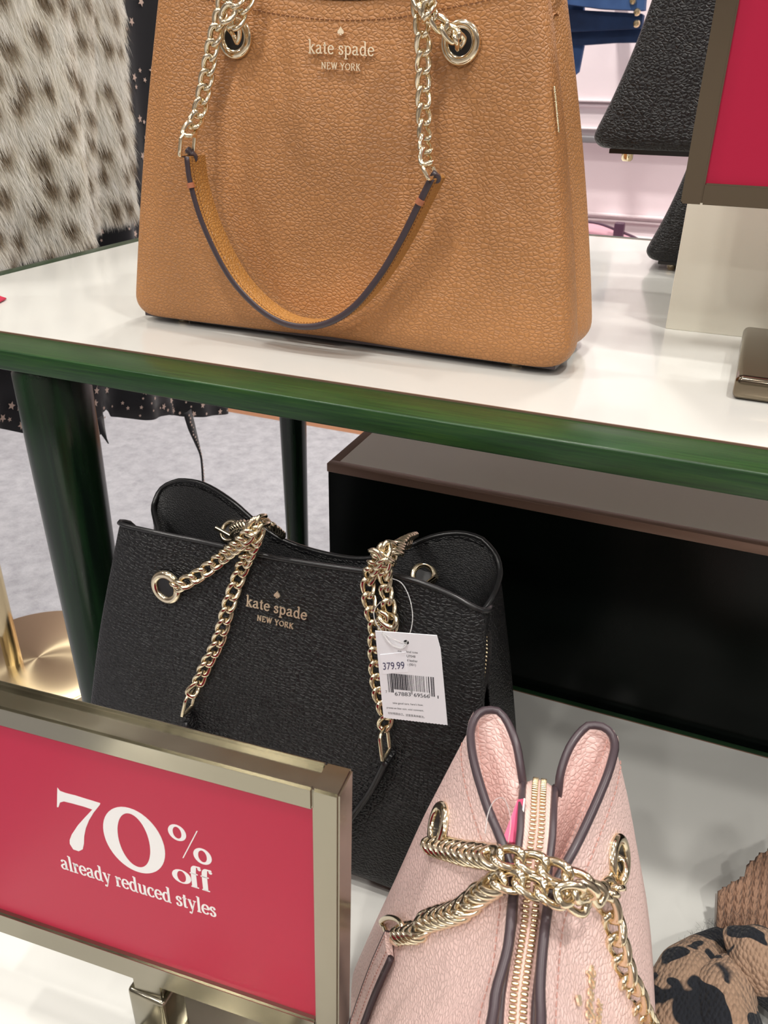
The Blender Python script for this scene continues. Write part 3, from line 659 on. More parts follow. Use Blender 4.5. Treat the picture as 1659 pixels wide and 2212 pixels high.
stitches(blk, [blk_f.at(c0+1+(c1-c0-1)*i/90, .055)+V((0, -.0004, 0)) for i in range(91)], M_STITCH_B, out=V((0, -.0004, 0)))
# side zip
zt = resample(catmull([ony(1042, 1366, .486), ony(1043, 1400, .484), ony(1038, 1450, .480), ony(1029, 1500, .476), ony(1022, 1545, .472), ony(1015, 1600, .468)], 6), step=.0024)
vs, fs = [], []
for p in zt:
    vs += [p+V((-.005, .004, 0)), p+V((0, -.0005, 0)), p+V((.006, .003, 0))]
ztape = mesh('zip_tape', vs, grid_faces(len(zt), 3), M_BIN, blk)
def tooth_mesh(name, lx, ly, lz_):
    bm = bmesh.new(); bmesh.ops.create_cube(bm, size=1)
    for v in bm.verts: v.co = V((v.co.x*lx, v.co.y*ly, v.co.z*lz_))
    bmesh.ops.bevel(bm, geom=bm.edges[:], offset=min(lx, ly, lz_)*.25, segments=1, affect='EDGES')
    me = bpy.data.meshes.new(name); bm.to_mesh(me); bm.free(); me.materials.append(M_GOLDZ)
    me.polygons.foreach_set('use_smooth', [True]*len(me.polygons)); return me
TOOTH = tooth_mesh('zipper_tooth', .0036, .0016, .0016)
def teeth(parent, P, side, step, nrm, half):
    P = resample(P, step=step); base = wloc(parent)
    for i in range(len(P)-1):
        x = V(side).normalized(); t = (P[i+1]-P[i]).normalized(); y = (t-x*t.dot(x)).normalized(); z = x.cross(y)
        for sg in (-1, 1):
            o = bpy.data.objects.new('zipper_tooth', TOOTH); sc.collection.objects.link(o); o.parent = parent
            q = P[i]+x*sg*half+(t*step*.5 if sg > 0 else V((0, 0, 0)))+V(nrm)*.0004
            M4 = Matrix((x, y, z)).transposed().to_4x4(); M4.translation = q-base; o.matrix_local = M4
teeth(ztape, [p+V((.001, -.0012, 0)) for p in zt], (1, -.15, 0), .0031, (0, -1, 0), .0016)
lcb = ony(598, 1322, .46)
def bfy(px, py):
    best = None
    for c in range(c0, c1):
        for k in range(0, 30):
            p = blk_f.at(c, k/29); q = p-V(CAM); zc_ = q.dot(V(FW)); x = 829.5+FOC*q.dot(V(RT))/zc_; y = 1106-FOC*q.dot(V(UP))/zc_
            d = (x-px)**2+(y-py)**2
            if best is None or d < best[0]: best = (d, p)
    return best[1]
pc = bfy(598, 1318); lcb = ony(598, 1322, pc.y-.002)
pu = bfy(600, 1270); ln = V((0, (pu.y-pc.y), pu.z-pc.z)).normalized()
pl_, pr_ = bfy(540, 1310), bfy(660, 1340); rd = V((pr_.x-pl_.x, pr_.y-pl_.y, 0)).normalized(); nb = rd.cross(ln).normalized()
if nb.y > 0: nb = -nb
logo(blk, lambda u, v, h: lcb+rd*u+ln*v+nb*(h+.001), .0535)
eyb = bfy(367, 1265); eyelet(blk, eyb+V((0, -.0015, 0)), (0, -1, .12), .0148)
for px, py, z, a in ((498, 1148, .547, -35), (915, 1243, .548, 18)):
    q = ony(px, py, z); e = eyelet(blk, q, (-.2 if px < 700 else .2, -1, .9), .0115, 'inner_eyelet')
    s = 1 if px < 700 else -1
    tube('clasp_bar', [ony(px-32*1 if s > 0 else px+28, py-8 if s > 0 else py+2, z-.008), ony(px+22 if s > 0 else px+2, py+22, z-.008)], .0022, M_GOLD, e)
# handle: chains left and right, strap below
HB = .432
sp = [ony(400, 1560, HB+.004), ony(408, 1640, HB-.006), ony(440, 1760, HB-.012), ony(520, 1880, HB-.014), ony(620, 1900, HB-.014), ony(700, 1840, HB-.012), ony(760, 1765, HB-.008), ony(800, 1710, HB-.002), ony(833, 1645, HB+.004)]
hb, SPb = strap_ribbon('handle_strap', sp, (.1, 1, 0), .018, .0042, M_BLACK, blk, M_EDGEB, .0026)
ring(hb, ony(413, 1497, HB+.012), ony(404, 1536, HB+.008), (.0, 1, 0), .015); ring(hb, ony(828, 1577, HB+.012), ony(834, 1630, HB+.008), (.0, 1, 0), .015)
tube('strap_end', [ony(404, 1535, HB+.012), ony(404, 1580, HB+.006)], .0045, M_BLACK, hb, 8, flat=(1, .6))
def bch(pts, **k):
    out = []
    for x, y, o_ in pts:
        out.append(ony(x, y, o_ if o_ > .3 else bfy(x, y).y-o_))
    chain(hb, out, (0, -1, .25), **k)
bch([(412, 1500, .008), (428, 1475, .005), (447, 1432, .005), (468, 1395, .005), (482, 1352, .005), (495, 1305, .005), (510, 1262, .005), (525, 1222, .006), (540, 1190, .468), (556, 1150, .466), (572, 1130, .48), (590, 1140, .50), (606, 1152, .53)], roll=.9, roll1=-.2)
bch([(372, 1270, -.001), (392, 1262, .006), (420, 1248, .006), (450, 1228, .006), (478, 1205, .006), (505, 1183, .468), (530, 1162, .462), (552, 1135, .466), (564, 1118, .48)], roll=.25)
bch([(500, 1150, .545), (515, 1140, .52), (535, 1140, .50), (552, 1155, .475), (560, 1172, .468)], roll=-.4)
bch([(827, 1572, .006), (838, 1545, .005), (822, 1510, .005), (815, 1470, .005), (812, 1430, .005), (810, 1390, .005), (812, 1350, .005), (800, 1310, .006), (796, 1275, .006), (798, 1240, .006), (818, 1205, .466)], roll=.35, roll1=-.1)
bch([(848, 1360, .006), (843, 1320, .006), (835, 1280, .006), (832, 1245, .007), (832, 1210, .464), (828, 1185, .468), (845, 1180, .48)], roll=-.2)
bch([(850, 1345, .010), (820, 1330, .010), (830, 1370, .007)], roll=.8)
bch([(812, 1190, .46), (822, 1205, .46), (838, 1215, .462), (850, 1200, .472), (858, 1180, .50), (880, 1168, .53), (890, 1165, .548)], roll=1.2, pitch=.0075, tilt=.5)

# ============================================================ PINK BAG
pk = thing('handbag', 'pale pink pebbled leather tote bag seen end on in the foreground', 'handbag', (-.02, .17, lz), 'chain-handled leather tote bags')
zb = lz+FT
A_L = [(1017, 1566, .772), (1022, 1637, .772), (1051, 1738, .769), (1083, 1816, .765), (1110, 1905, .757), (1106, 1958, .755), (1097, 2050, .753), (1072, 2141, .752), (1062, 2212, .752)]
B_L = [(1131, 1730, .735), (1130, 1702, .745), (1124, 1655, .756), (1113, 1601, .765), (1088, 1548, .770), (1056, 1528, .774), (1030, 1538, .774)]
A_R = [(1331, 1595, .772), (1317, 1660, .772), (1290, 1729, .769), (1248, 1820, .765), (1202, 1905, .757), (1184, 1958, .755), (1172, 2050, .753), (1166, 2141, .752), (1168, 2212, .752)]
B_R = [(1203, 1740, .735), (1206, 1712, .745), (1212, 1665, .756), (1232, 1612, .765), (1262, 1574, .770), (1290, 1562, .774), (1318, 1574, .774)]
al = [onz(*p) for p in A_L]; ar = [onz(*p) for p in A_R]; bl = [onz(*p) for p in B_L]; br = [onz(*p) for p in B_R]
al += [V((-.030, .17, .757)), V((-.045, .12, .767)), V((-.056, .085, .773))]
ar += [V((-.004, .18, .757)), V((.012, .14, .767)), V((.024, .115, .773))]
nl = [V((-.050, .072, .772)), V((-.032, .080, .76)), V((-.006, .100, .735))]
nr_ = [V((.022, .100, .772)), V((.010, .098, .76)), V((-.006, .100, .735))]
bFL, bFR, bFM = (-.160, .352, zb), (.052, .392, zb), (-.052, .380, zb)
bNL, bNR, bNM = (-.095, -.035, zb), (.122, .000, zb), (.014, -.02, zb)
def pprof(s, t, d, p):
    q = V((0, 0, 0)); q += d*(.004*noise.noise(V((p.x*12, p.y*12, p.z*10)))*min(1, t*3)); return q
pk_l = Shell([(bl, [bFM, (-.11, .364, zb), bFL], 16), ([bl[-1]]+al, [bFL, (-.108, .20, zb), bNL], 54), ([al[-1]]+nl, [bNL, (-.04, -.03, zb), bNM], 10)], zb, centre=(-.02, .175, 0), bulge=.004, prof=pprof, rnd=.014, nr=28)
pk_r = Shell([(br, [bFM, (.0, .387, zb), bFR], 16), ([br[-1]]+ar, [bFR, (.09, .19, zb), bNR], 54), ([ar[-1]]+nr_, [bNR, (.06, -.01, zb), bNM], 10)], zb, centre=(-.02, .175, 0), bulge=.012, prof=pprof, rnd=.014, nr=28)
pk_l.build('left_pocket', M_PINK, pk); pk_r.build('right_pocket', M_PINK, pk)
piping(pk, pk_l.rim(), .0026, M_EDGE); piping(pk, pk_r.rim(), .0026, M_EDGE)
# inner folds of the far corners
for A, B, sx in ((al, bl, 1), (ar, br, -1)):
    a = resample(catmull([B[-1]]+A[:5], 6), 26); b = resample(catmull(B[::-1], 6), 26); vs = []; low = []
    for i in range(26):
        f = i/25; depth = .055*math.sin(PI*min(1, f*.8+.02))+.004
        mid_ = a[i].lerp(b[i], .5)+V((0, -.012*f, -depth))
        for k in range(13):
            t = k/12; q = a[i]*(1-t)**2+mid_*2*t*(1-t)+b[i]*t*t if False else ((a[i].lerp(mid_, min(1, t*2)) if t < .5 else mid_.lerp(b[i], t*2-1)))
            bow = math.sin(PI*(t*2 % 1))*.004
            vs.append(q+V((-.002*sx if t < .5 else 0, 0, bow-.001)))
        low.append(a[i].lerp(mid_, .30)+V((.0035*sx, 0, .003)))
    mesh('pocket_lining', vs, grid_faces(26, 13), M_PINK, pk, sub=1)
    stitches(pk, low[2:-3], M_STITCH_P, .003, .002, .0003)
# stitched line following the rim outside
for S, px in ((pk_l, -1), (pk_r, 1)):
    c0, c1 = S.brk[1], S.brk[2]
    stitches(pk, [S.at(c0+2+(c1-c0-8)*i/90, .060)+V((px*.0006, 0, .0004)) for i in range(91)], M_STITCH_P, .003, .002, .0003)
# middle zip compartment
ZP = [(1164, 1702, .752), (1162, 1740, .758), (1159, 1798, .757), (1150, 1880, .751), (1145, 1972, .748), (1139, 2027, .747), (1125, 2118, .746), (1117, 2212, .745)]
zc3 = [onz(1165, 1690, .70)+V((0, 0, -.02)), onz(1165, 1692, .735)]+[onz(*p) for p in ZP]+[V((-.008, .16, .744)), V((-.002, .12, .742)), V((.0, .105, .72))]
zc3 = resample(catmull(zc3, 6), 60); side = V((.985, .174, 0)); vs = []; hw = .0105; cen = V((-.03, .24, .62)); ltube, rtube = [], []
for i, p in enumerate(zc3):
    dn = (cen-p); dn.z -= .05; dn -= side*dn.dot(side); dn.normalize(); up = -dn
    hh = hw*(1-.25*min(1, i/30))
    for u, v in ((-hh-.006, -.07), (-hh-.003, -.02), (-hh, -.002), (-hh*.5, .0005), (0, .0015), (hh*.5, .0005), (hh, -.002), (hh+.003, -.02), (hh+.006, -.07)): vs.append(p+side*u+up*v)
    ltube.append(p-side*hh+up*-.0015); rtube.append(p+side*hh+up*-.0015)
vsb = vs; n9 = 9
fsall = grid_faces(60, 9)
mesh('zip_compartment', vs, [f for f in fsall if (min(f) % 9) in (0, 1, 6, 7)], M_PINK, pk)
zt_ = mesh('zip_tape', vs, [f for f in fsall if (min(f) % 9) in (2, 3, 4, 5)], M_TAPE, pk)
piping(pk, ltube, .0022, M_EDGE); piping(pk, rtube, .0022, M_EDGE)
teeth(zt_, [p+V((0, 0, .0022)) for p in zc3[3:52]], side, .0027, (0, 0, 1), .0024)
base_panel(pk, [(-.152, .346, 0), (.045, .384, 0), (.113, .006, 0), (-.088, -.028, 0)], zb-.001, M_EDGE, [(-.13, .32), (.03, .35), (.09, .03), (-.07, .0)])
def plane3(a, b, c):
    n = (V(b)-V(a)).cross(V(c)-V(a)).normalized(); return n
nL = plane3(al[0], bFL, al[6]); nL = nL if nL.x < 0 else -nL; nR = plane3(ar[0], bFR, ar[6]); nR = nR if nR.x > 0 else -nR
def pL(px, py, off=.004): return onp(px, py, al[0]+nL*off, nL)
def pR(px, py, off=.004): return onp(px, py, ar[0]+nR*off, nR)
for S_, x_, y_ in ((pk_l, 993, 1802), (pk_r, 1338, 1858)):
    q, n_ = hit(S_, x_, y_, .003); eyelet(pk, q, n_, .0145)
def pL(x, y, off=.004): return hit(pk_l, x, y, off)[0]
def pR(x, y, off=.004): return hit(pk_r, x, y, off)[0]
q0, nR = hit(pk_r, 1275, 2205, .002); upR = V((0, 0, 1))-nR*nR.z; upR.normalize(); rtR = upR.cross(nR).normalized()
logo(pk, lambda u, v, h: q0+rtR*u+upR*v+nR*h, .054)
def chz(pts): return [onz(x, y, z) for x, y, z in pts]
nS = hit(pk_l, 812, 2060)[1]; PS = pL(812, 2060, .010)
hp_pts = [onp(x, y, PS, nS) for x, y in ((838, 2012), (808, 2080), (782, 2150), (762, 2212), (745, 2290), (728, 2380))]
_old = [pL(838, 2010, .010), pL(812, 2060, .012)]+[onp(x, y, pL(812, 2060, .012), nL) for x, y in ((762, 2150), (722, 2220), (690, 2280), (660, 2340))]
_t = (hp_pts[2]-hp_pts[1]).normalized(); WD = nS.cross(_t).normalized(); WD = WD if WD.x > 0 else -WD
hp, SPp = strap_ribbon('handle_strap', [p for p in hp_pts], WD, .0215, .0040, M_PINK, pk, M_EDGE, .0024)
w3 = WD*.0215
vs, fs = tube_geo([p+w3 for p in SPp], .0022, 8); mesh('edge_paint', vs, fs, M_EDGE, hp)
upn = nS
stitches(hp, [p+w3*.2+upn*.0027 for p in SPp], M_STITCH_P, .002, .0016, .0003); stitches(hp, [p+w3*.8+upn*.0027 for p in SPp], M_STITCH_P, .002, .0016, .0003)
a, b = pL(826, 1990, .012), pL(870, 2008, .012)
rg = [pL(828, 2000, .006), pL(824, 1990, .012), pL(838, 1982, .016), pL(856, 1985, .016), pL(868, 1998, .013), pL(868, 2025, .010), pL(862, 2040, .006), pL(845, 2030, .003)]
tube('square_ring', catmull(rg, 4, True), .0018, M_GOLD, hp, 8, True)
n_up = (-.35, -.25, 1)
chain(hp, [pL(866, 2014, .006), pL(905, 2010, .007), pL(951, 1995, .008), pL(996, 1963, .009), pL(1033, 1930, .009)]+chz([(1075, 1902, .765)]), n_up, pitch=.0082, roll=.25, tilt=.38, scale=1.1, jit=.04)
chain(hp, chz([(1075, 1902, .765), (1102, 1897, .768), (1140, 1912, .768), (1180, 1926, .768), (1221, 1942, .768), (1262, 1955, .764)]), n_up, roll=.15, pitch=.0112, scale=1.06)
chain(hp, [pL(976, 1842, .003), pL(1007, 1842, .007), pL(1036, 1845, .009)]+chz([(1070, 1850, .771)]), (-.2, -.3, 1), pitch=.0082, roll=.25, tilt=.38, scale=1.1, jit=.04)
chain(hp, chz([(1072, 1850, .771), (1105, 1853, .772), (1140, 1861, .772), (1175, 1873, .772), (1209, 1886, .772), (1244, 1905, .769), (1275, 1922, .764), (1300, 1940, .757)]), (-.2, -.3, 1), roll=.2, scale=1.06)
chain(hp, [pR(1332, 1862, .004), pR(1338, 1890, .008), pR(1322, 1918, .010), pR(1298, 1934, .012)], (.3, -.6, .8), roll=.5, scale=1.0)
chain(hp, chz([(1215, 1935, .776), (1245, 1925, .776), (1275, 1935, .770)]), (0, -.3, 1), roll=.9)
chain(hp, [pR(x, y, .008) for x, y in ((1288, 1944), (1312, 1968), (1328, 2000), (1330, 2040), (1343, 2080), (1352, 2115), (1374, 2150), (1384, 2190), (1408, 2225))]+[onz(1425, 2290, .70)], (.2, -.75, .7), roll=.35, scale=1.1)

# ============================================================ price tags
tg = thing('price_tag', 'white price tag with barcode and 379.99 sticker hanging from black bag chain', 'price tag', ony(880, 1390, .424))
TY = .424
o_, ex, ey = ony(829, 1550, TY), ony(967, 1566, TY), ony(811, 1362, TY); exv = ex-o_; eyv = ey-o_
W_, H_ = exv.length, eyv.length
def tgT(u, v, h):  # u,v in 0..1 of the card
    return o_+exv*u+eyv*v+V((0, -1, 0))*h
def px2uv(x, y):
    q = ony(x, y, TY)-o_; a, b, c = exv.dot(exv), exv.dot(eyv), eyv.dot(eyv); d = a*c-b*b; p1, p2 = q.dot(exv), q.dot(eyv)
    return ((c*p1-b*p2)/d, (a*p2-b*p1)/d)
out = [px2uv(x, y) for x, y in ((829, 1550), (967, 1566), (952, 1402), (944, 1372), (811, 1362))]
zig = []
for i in range(41):
    u = i/40; zig.append((u, .0+(.006 if i % 2 else 0)))
hc = px2uv(878, 1387); hole = [(hc[0]+.042*math.cos(t*PI/8), hc[1]+.042*W_/H_*math.sin(t*PI/8)) for t in range(16)]
vs, fs = [], []; prism([[zig+out[2:], hole]], tgT, .0005, vs, fs); mesh('card', vs, fs, M_PAPER, tg, smooth=False)
st = [px2uv(x, y) for x, y in ((822, 1413), (878, 1407), (882, 1450), (829, 1455))]
vs, fs = [], []; prism([[st]], lambda u, v, h: tgT(u, v, h+.0005), .0003, vs, fs); stick = mesh('price_sticker', vs, fs, M_PAPER2, tg, smooth=False)
def font_text(name, txt, parent, T, u0, v0, u1, mat_, vh=None, h=.0001):
    cu = bpy.data.curves.new(name, 'FONT'); cu.body = txt; ob = bpy.data.objects.new(name, cu); sc.collection.objects.link(ob)
    bpy.context.view_layer.update(); dg = bpy.context.evaluated_depsgraph_get(); me = bpy.data.meshes.new_from_object(ob.evaluated_get(dg))
    bpy.data.objects.remove(ob)
    xs = [v.co.x for v in me.vertices]; ys = [v.co.y for v in me.vertices]
    if not xs: return
    x0, x1 = min(xs), max(xs); k = (u1-u0)/(x1-x0); kv = (vh/(max(ys)) if vh else k*W_/H_)
    base = wloc(parent)
    for v in me.vertices: v.co = T(u0+(v.co.x-x0)*k, v0+v.co.y*kv, h)-base
    me.materials.clear(); me.materials.append(mat_); me.update()
    o = bpy.data.objects.new(name, me); sc.collection.objects.link(o); o.parent = parent; return o
def tgline(txt, x0, y0, x1, y1, mat_=M_INKK, vh=None, h=.0006, par=None, name='print'):
    a, b = px2uv(x0, y0), px2uv(x1, y1)
    def T(u, v, hh): return tgT(u, v+(b[1]-a[1])*(u-a[0])/(b[0]-a[0]), hh)
    font_text(name, txt, par or tg, T, a[0], a[1], b[0], mat_, vh, h)
tgline('379.99', 829, 1445, 875, 1443, M_INKV, .080, .0010, stick, 'price_print')
tgline('ma     hnd tote', 860, 1407, 903, 1411, vh=.022); tgline('RU7048', 875, 1418, 898, 1420, vh=.026)
tgline('ed leather', 877, 1427, 903, 1430, vh=.026); tgline('k (001)', 879, 1436, 899, 1438, vh=.026)
tgline('take good care. here’s how.', 849, 1519, 915, 1524, vh=.022)
tgline('prenez-en bien soin. voici comment.', 836, 1529, 916, 1536, vh=.022)
tgline('好好照顾自己。这里是具体做法。', 839, 1541, 918, 1550, vh=.026)
tgline('67883', 854, 1501.5, 888, 1503, vh=.043); tgline('69566', 895, 1504, 929, 1507, vh=.043)
tgline('7', 834, 1496, 837, 1496, vh=.03); tgline('1', 946, 1508, 948, 1508, vh=.034)
vs, fs = [], []; pat = '10100110111011011101110110111011101101110110101010101001000101001001010010010100001000110001101011'
ua, ub = px2uv(840, 1490)[0], px2uv(940, 1502)[0]; vt0, vb0 = px2uv(838, 1452)[1], px2uv(842, 1489)[1]
nb_ = len(pat); i = 0
for i, ch in enumerate(pat):
    if ch == '1':
        u = ua+(ub-ua)*i/nb_; du = (ub-ua)/nb_*.92; lo = vb0+.012-(.040 if i < 12 or i > nb_-12 or abs(i-nb_/2) < 3 else 0)
        prism([[[(u, lo), (u+du, lo), (u+du, vt0-.005), (u, vt0-.005)]]], lambda a_, b_, h: tgT(a_, b_, .0005+h), .0001, vs, fs)
mesh('barcode', vs, fs, M_INKK, tg, smooth=False)
loop = [ony(822, 1300, .452), ony(808, 1320, .45), ony(812, 1345, .44), ony(830, 1368, .4215), ony(860, 1385, .421), ony(877, 1388, .4225), ony(880, 1384, .428), ony(889, 1355, .436), ony(891, 1325, .444), ony(884, 1290, .450), ony(868, 1260, .456), ony(848, 1250, .460)]
tube('string', catmull(loop, 6), .00035, M_CLEAR, tg, 6)
tube('string', catmull([ony(826, 1368, .4212), ony(845, 1392, .4208), ony(868, 1400, .4212), ony(878, 1390, .4225)], 5), .0007, M_CLEAR, tg, 6)
pt = thing('price_tag', 'hot pink tag tucked beside the zip of the pink bag', 'price tag', onz(1115, 1770, .75))
cpt = [(1133, 1725, .762), (1118, 1727, .757), (1085, 1815, .752), (1095, 1822, .735), (1122, 1822, .75)]
cp = [onz(*p) for p in cpt]; vs = [p for p in cp]+[p+V((.0003, 0, -.0006)) for p in cp]; n = 5
mesh('card', vs, [(0, 1, 2, 3, 4), (9, 8, 7, 6, 5)]+[(i, (i+1) % 5, 5+(i+1) % 5, 5+i) for i in range(5)], M_HOTP, pt, smooth=False)
tube('card_edge', [cp[0], cp[4]], .0006, M_INKW, pt, 6)
tube('string', catmull([onz(*p) for p in ((1098, 1820, .762), (1103, 1770, .768), (1090, 1727, .775), (1070, 1728, .778), (1055, 1755, .778), (1048, 1800, .775))], 6), .0003, M_CLEAR, pt, 6)

# ============================================================ signs
def sign(name, label, origin, th, ta, wred, hred, bar, thk, u_c, pole_h, base_z, mtl, b_off=0, bb_=None, group='red sale signs in metal frames'):
    """origin: world point of lower outer edge of the frame front at u=0"""
    exv = V((math.cos(th), math.sin(th), 0)); n0 = V((-math.sin(th), math.cos(th), 0)); up = V((0, 0, 1))*math.cos(ta)+n0*math.sin(ta); nb = n0*math.cos(ta)-V((0, 0, 1))*math.sin(ta)
    O = V(origin); bc = O+exv*u_c; s = thing(name, label, 'sign', (bc.x, bc.y, base_z), group)
    T = lambda u, v, h: O+exv*u+up*v-nb*h      # h towards the viewer
    def hexa(nm, u0, u1, v0, v1, h0, h1, m_, par, bev=.0012):
        bm = bmesh.new(); bmesh.ops.create_cube(bm, size=1)
        for q in bm.verts: q.co = V(((u1-u0)*q.co.x+(u0+u1)/2, (v1-v0)*q.co.y+(v0+v1)/2, (h1-h0)*q.co.z+(h0+h1)/2))
        if bev: bmesh.ops.bevel(bm, geom=bm.edges[:], offset=bev, segments=2, affect='EDGES')
        base = wloc(par)
        for q in bm.verts: q.co = T(*q.co)-base
        bmesh.ops.recalc_face_normals(bm, faces=bm.faces)
        me = bpy.data.meshes.new(nm); bm.to_mesh(me); bm.free(); me.materials.append(m_)
        me.polygons.foreach_set('use_smooth', [True]*len(me.polygons)); me.set_sharp_from_angle(angle=math.radians(60))
        o = bpy.data.objects.new(nm, me); sc.collection.objects.link(o); o.parent = par; return o
    ul, ur = u_c-wred/2, u_c+wred/2; vb = bb_ or bar; vt = vb+hred
    # open-topped channel frame: top bar is a slot between a front and a back lip
    hexa('frame_side', ul-bar, ul, 0, vt+bar, -thk, 0, mtl, s); hexa('frame_side', ur, ur+bar, 0, vt+bar, -thk, 0, mtl, s)
    hexa('frame_bar', ul-.0005, ur+.0005, 0, vb, -thk, 0, mtl, s)
    hexa('frame_bar', ul-.0005, ur+.0005, vt, vt+bar, -.0035, 0, mtl, s); hexa('frame_bar', ul-.0005, ur+.0005, vt-.01, vt+bar, -thk, -thk+.003, mtl, s)
    hexa('frame_bar', ul-.0005, ur+.0005, vt, vt+bar-.0035, -thk+.0025, -.003, mtl, s, bev=0)
    card = hexa('sign_card', ul-.001, ur+.001, vb-.001, vt+.001, -.006, -.0035, M_RED, s, bev=0)
    hexa('pole', u_c-.011, u_c+.011, -.018, .001, -thk*.5-.008, -thk*.5+.008, mtl, s)
    b0 = T(u_c, 0, -thk*.5); b0.z = base_z
    box('pole_socket', (b0.x-.0145, b0.y-.0115, base_z+.015), (b0.x+.0145, b0.y+.0115, T(0, -.014, 0).z), mtl, s, bev=.003)
    bw, bd = (.105 if b_off else .145), .158
    box('base_block', (b0.x+b_off-bw/2, b0.y-bd/2, base_z+.0005), (b0.x+b_off+bw/2, b0.y+bd/2, base_z+.019), mtl, s, bev=.005, segs=4, rotz=th)
    return s, T, card, (exv, up, nb, O)
TH, TA = math.radians(4.5), math.radians(2)
SO = ony(277, 2112, .249)
# recompute the origin so that the frame foot clears the table by the pole height
s1, T1, card1, (sx_, su_, sn_, sO) = sign('sale_sign', 'red 70% off sign in brass frame in front of the black bag', SO, TH, TA, .239, .170, .0148, .021, .0115, .06, lz, M_BRASS, .035, .0205)
def s_uv(px, py):
    q = onp(px, py, sO+sn_*.0035, sn_)-sO; return (q.dot(sx_), q.dot(su_))
TT = lambda u, v, h: T1(u, v, -.0035+h)
vs, fs = [], []
seven = [(368, 240), (385, 262), (420, 275), (480, 290), (560, 315), (642, 340), (640, 350), (600, 400), (570, 450), (550, 500), (540, 550), (538, 600), (530, 635), (505, 647), (470, 635), (448, 600), (447, 575), (460, 540), (500, 480), (545, 430), (592, 380), (540, 362), (460, 340), (410, 328), (385, 335), (375, 365), (366, 365)]
prism([[[s_uv(x/2.9625, 1620+y/2.9625) for x, y in seven]]], TT, .0002, vs, fs)
def px8(x, y): return s_uv(x/2.9625, 1620+y/2.9625)
def oval(x0, x1, yt_, yb_, ix0, ix1, th_):
    cu = (px8(x0, (yt_+yb_)/2)[0]+px8(x1, (yt_+yb_)/2)[0])/2; cxp = (x0+x1)/2; cyp = (yt_+yb_)/2
    a = px8(x0, cyp)[0]; b = px8(x1, cyp)[0]; t_, bb = px8(cxp-20, yt_)[1], px8(cxp+20, yb_)[1]
    ia, ib = px8(ix0, cyp)[0], px8(ix1, cyp)[0]; cu = (a+b)/2; cv = (t_+bb)/2; rx = (b-a)/2; ry = (t_-bb)/2
    return [ell(cu, cv, rx, ry, 0, 360, 48)[:-1], ell(cu, cv, (ib-ia)/2, ry-th_, 0, 360, 48)[:-1]]
prism([oval(673, 1048, 375, 778, 757, 952, .0042), oval(1078, 1190, 474, 583, 1108, 1162, .0015), oval(1240, 1354, 626, 735, 1272, 1326, .0015)], TT, .0002, vs, fs)
sl = [px8(*q) for q in ((1168, 690), (1176, 690), (1266, 518), (1258, 518))]; prism([[sl]], TT, .0002, vs, fs)
a, b = px8(1114, 842), px8(1362, 905); xh = px8(1155, 770)[1]-px8(1165, 855)[1]
place_text('off', TT, a[0], (a[1]+b[1])/2, b[0], xh, .30, .07, .0002, vs, fs, -.03)
a, b = s_uv(134, 1877), s_uv(468, 1979); place_text('already reduced styles', TT, a[0], (a[1]+b[1])/2, b[0], .0078, .27, .09, .0002, vs, fs, .02)
mesh('lettering', vs, fs, M_INKW, card1, smooth=False)
SO2 = ony(1466, 440, .712)
W2 = .245
s2, T2, card2, _ = sign('sale_sign', 'plain red card sign in brass frame at upper right beside white box', SO2+V((W2/2+.0165, 0, 0)), math.radians(-1), math.radians(1.5), W2, .180, .0155, .021, .0, .12, .91, brass('dark_aged_brass', (.22, .18, .13), .12))

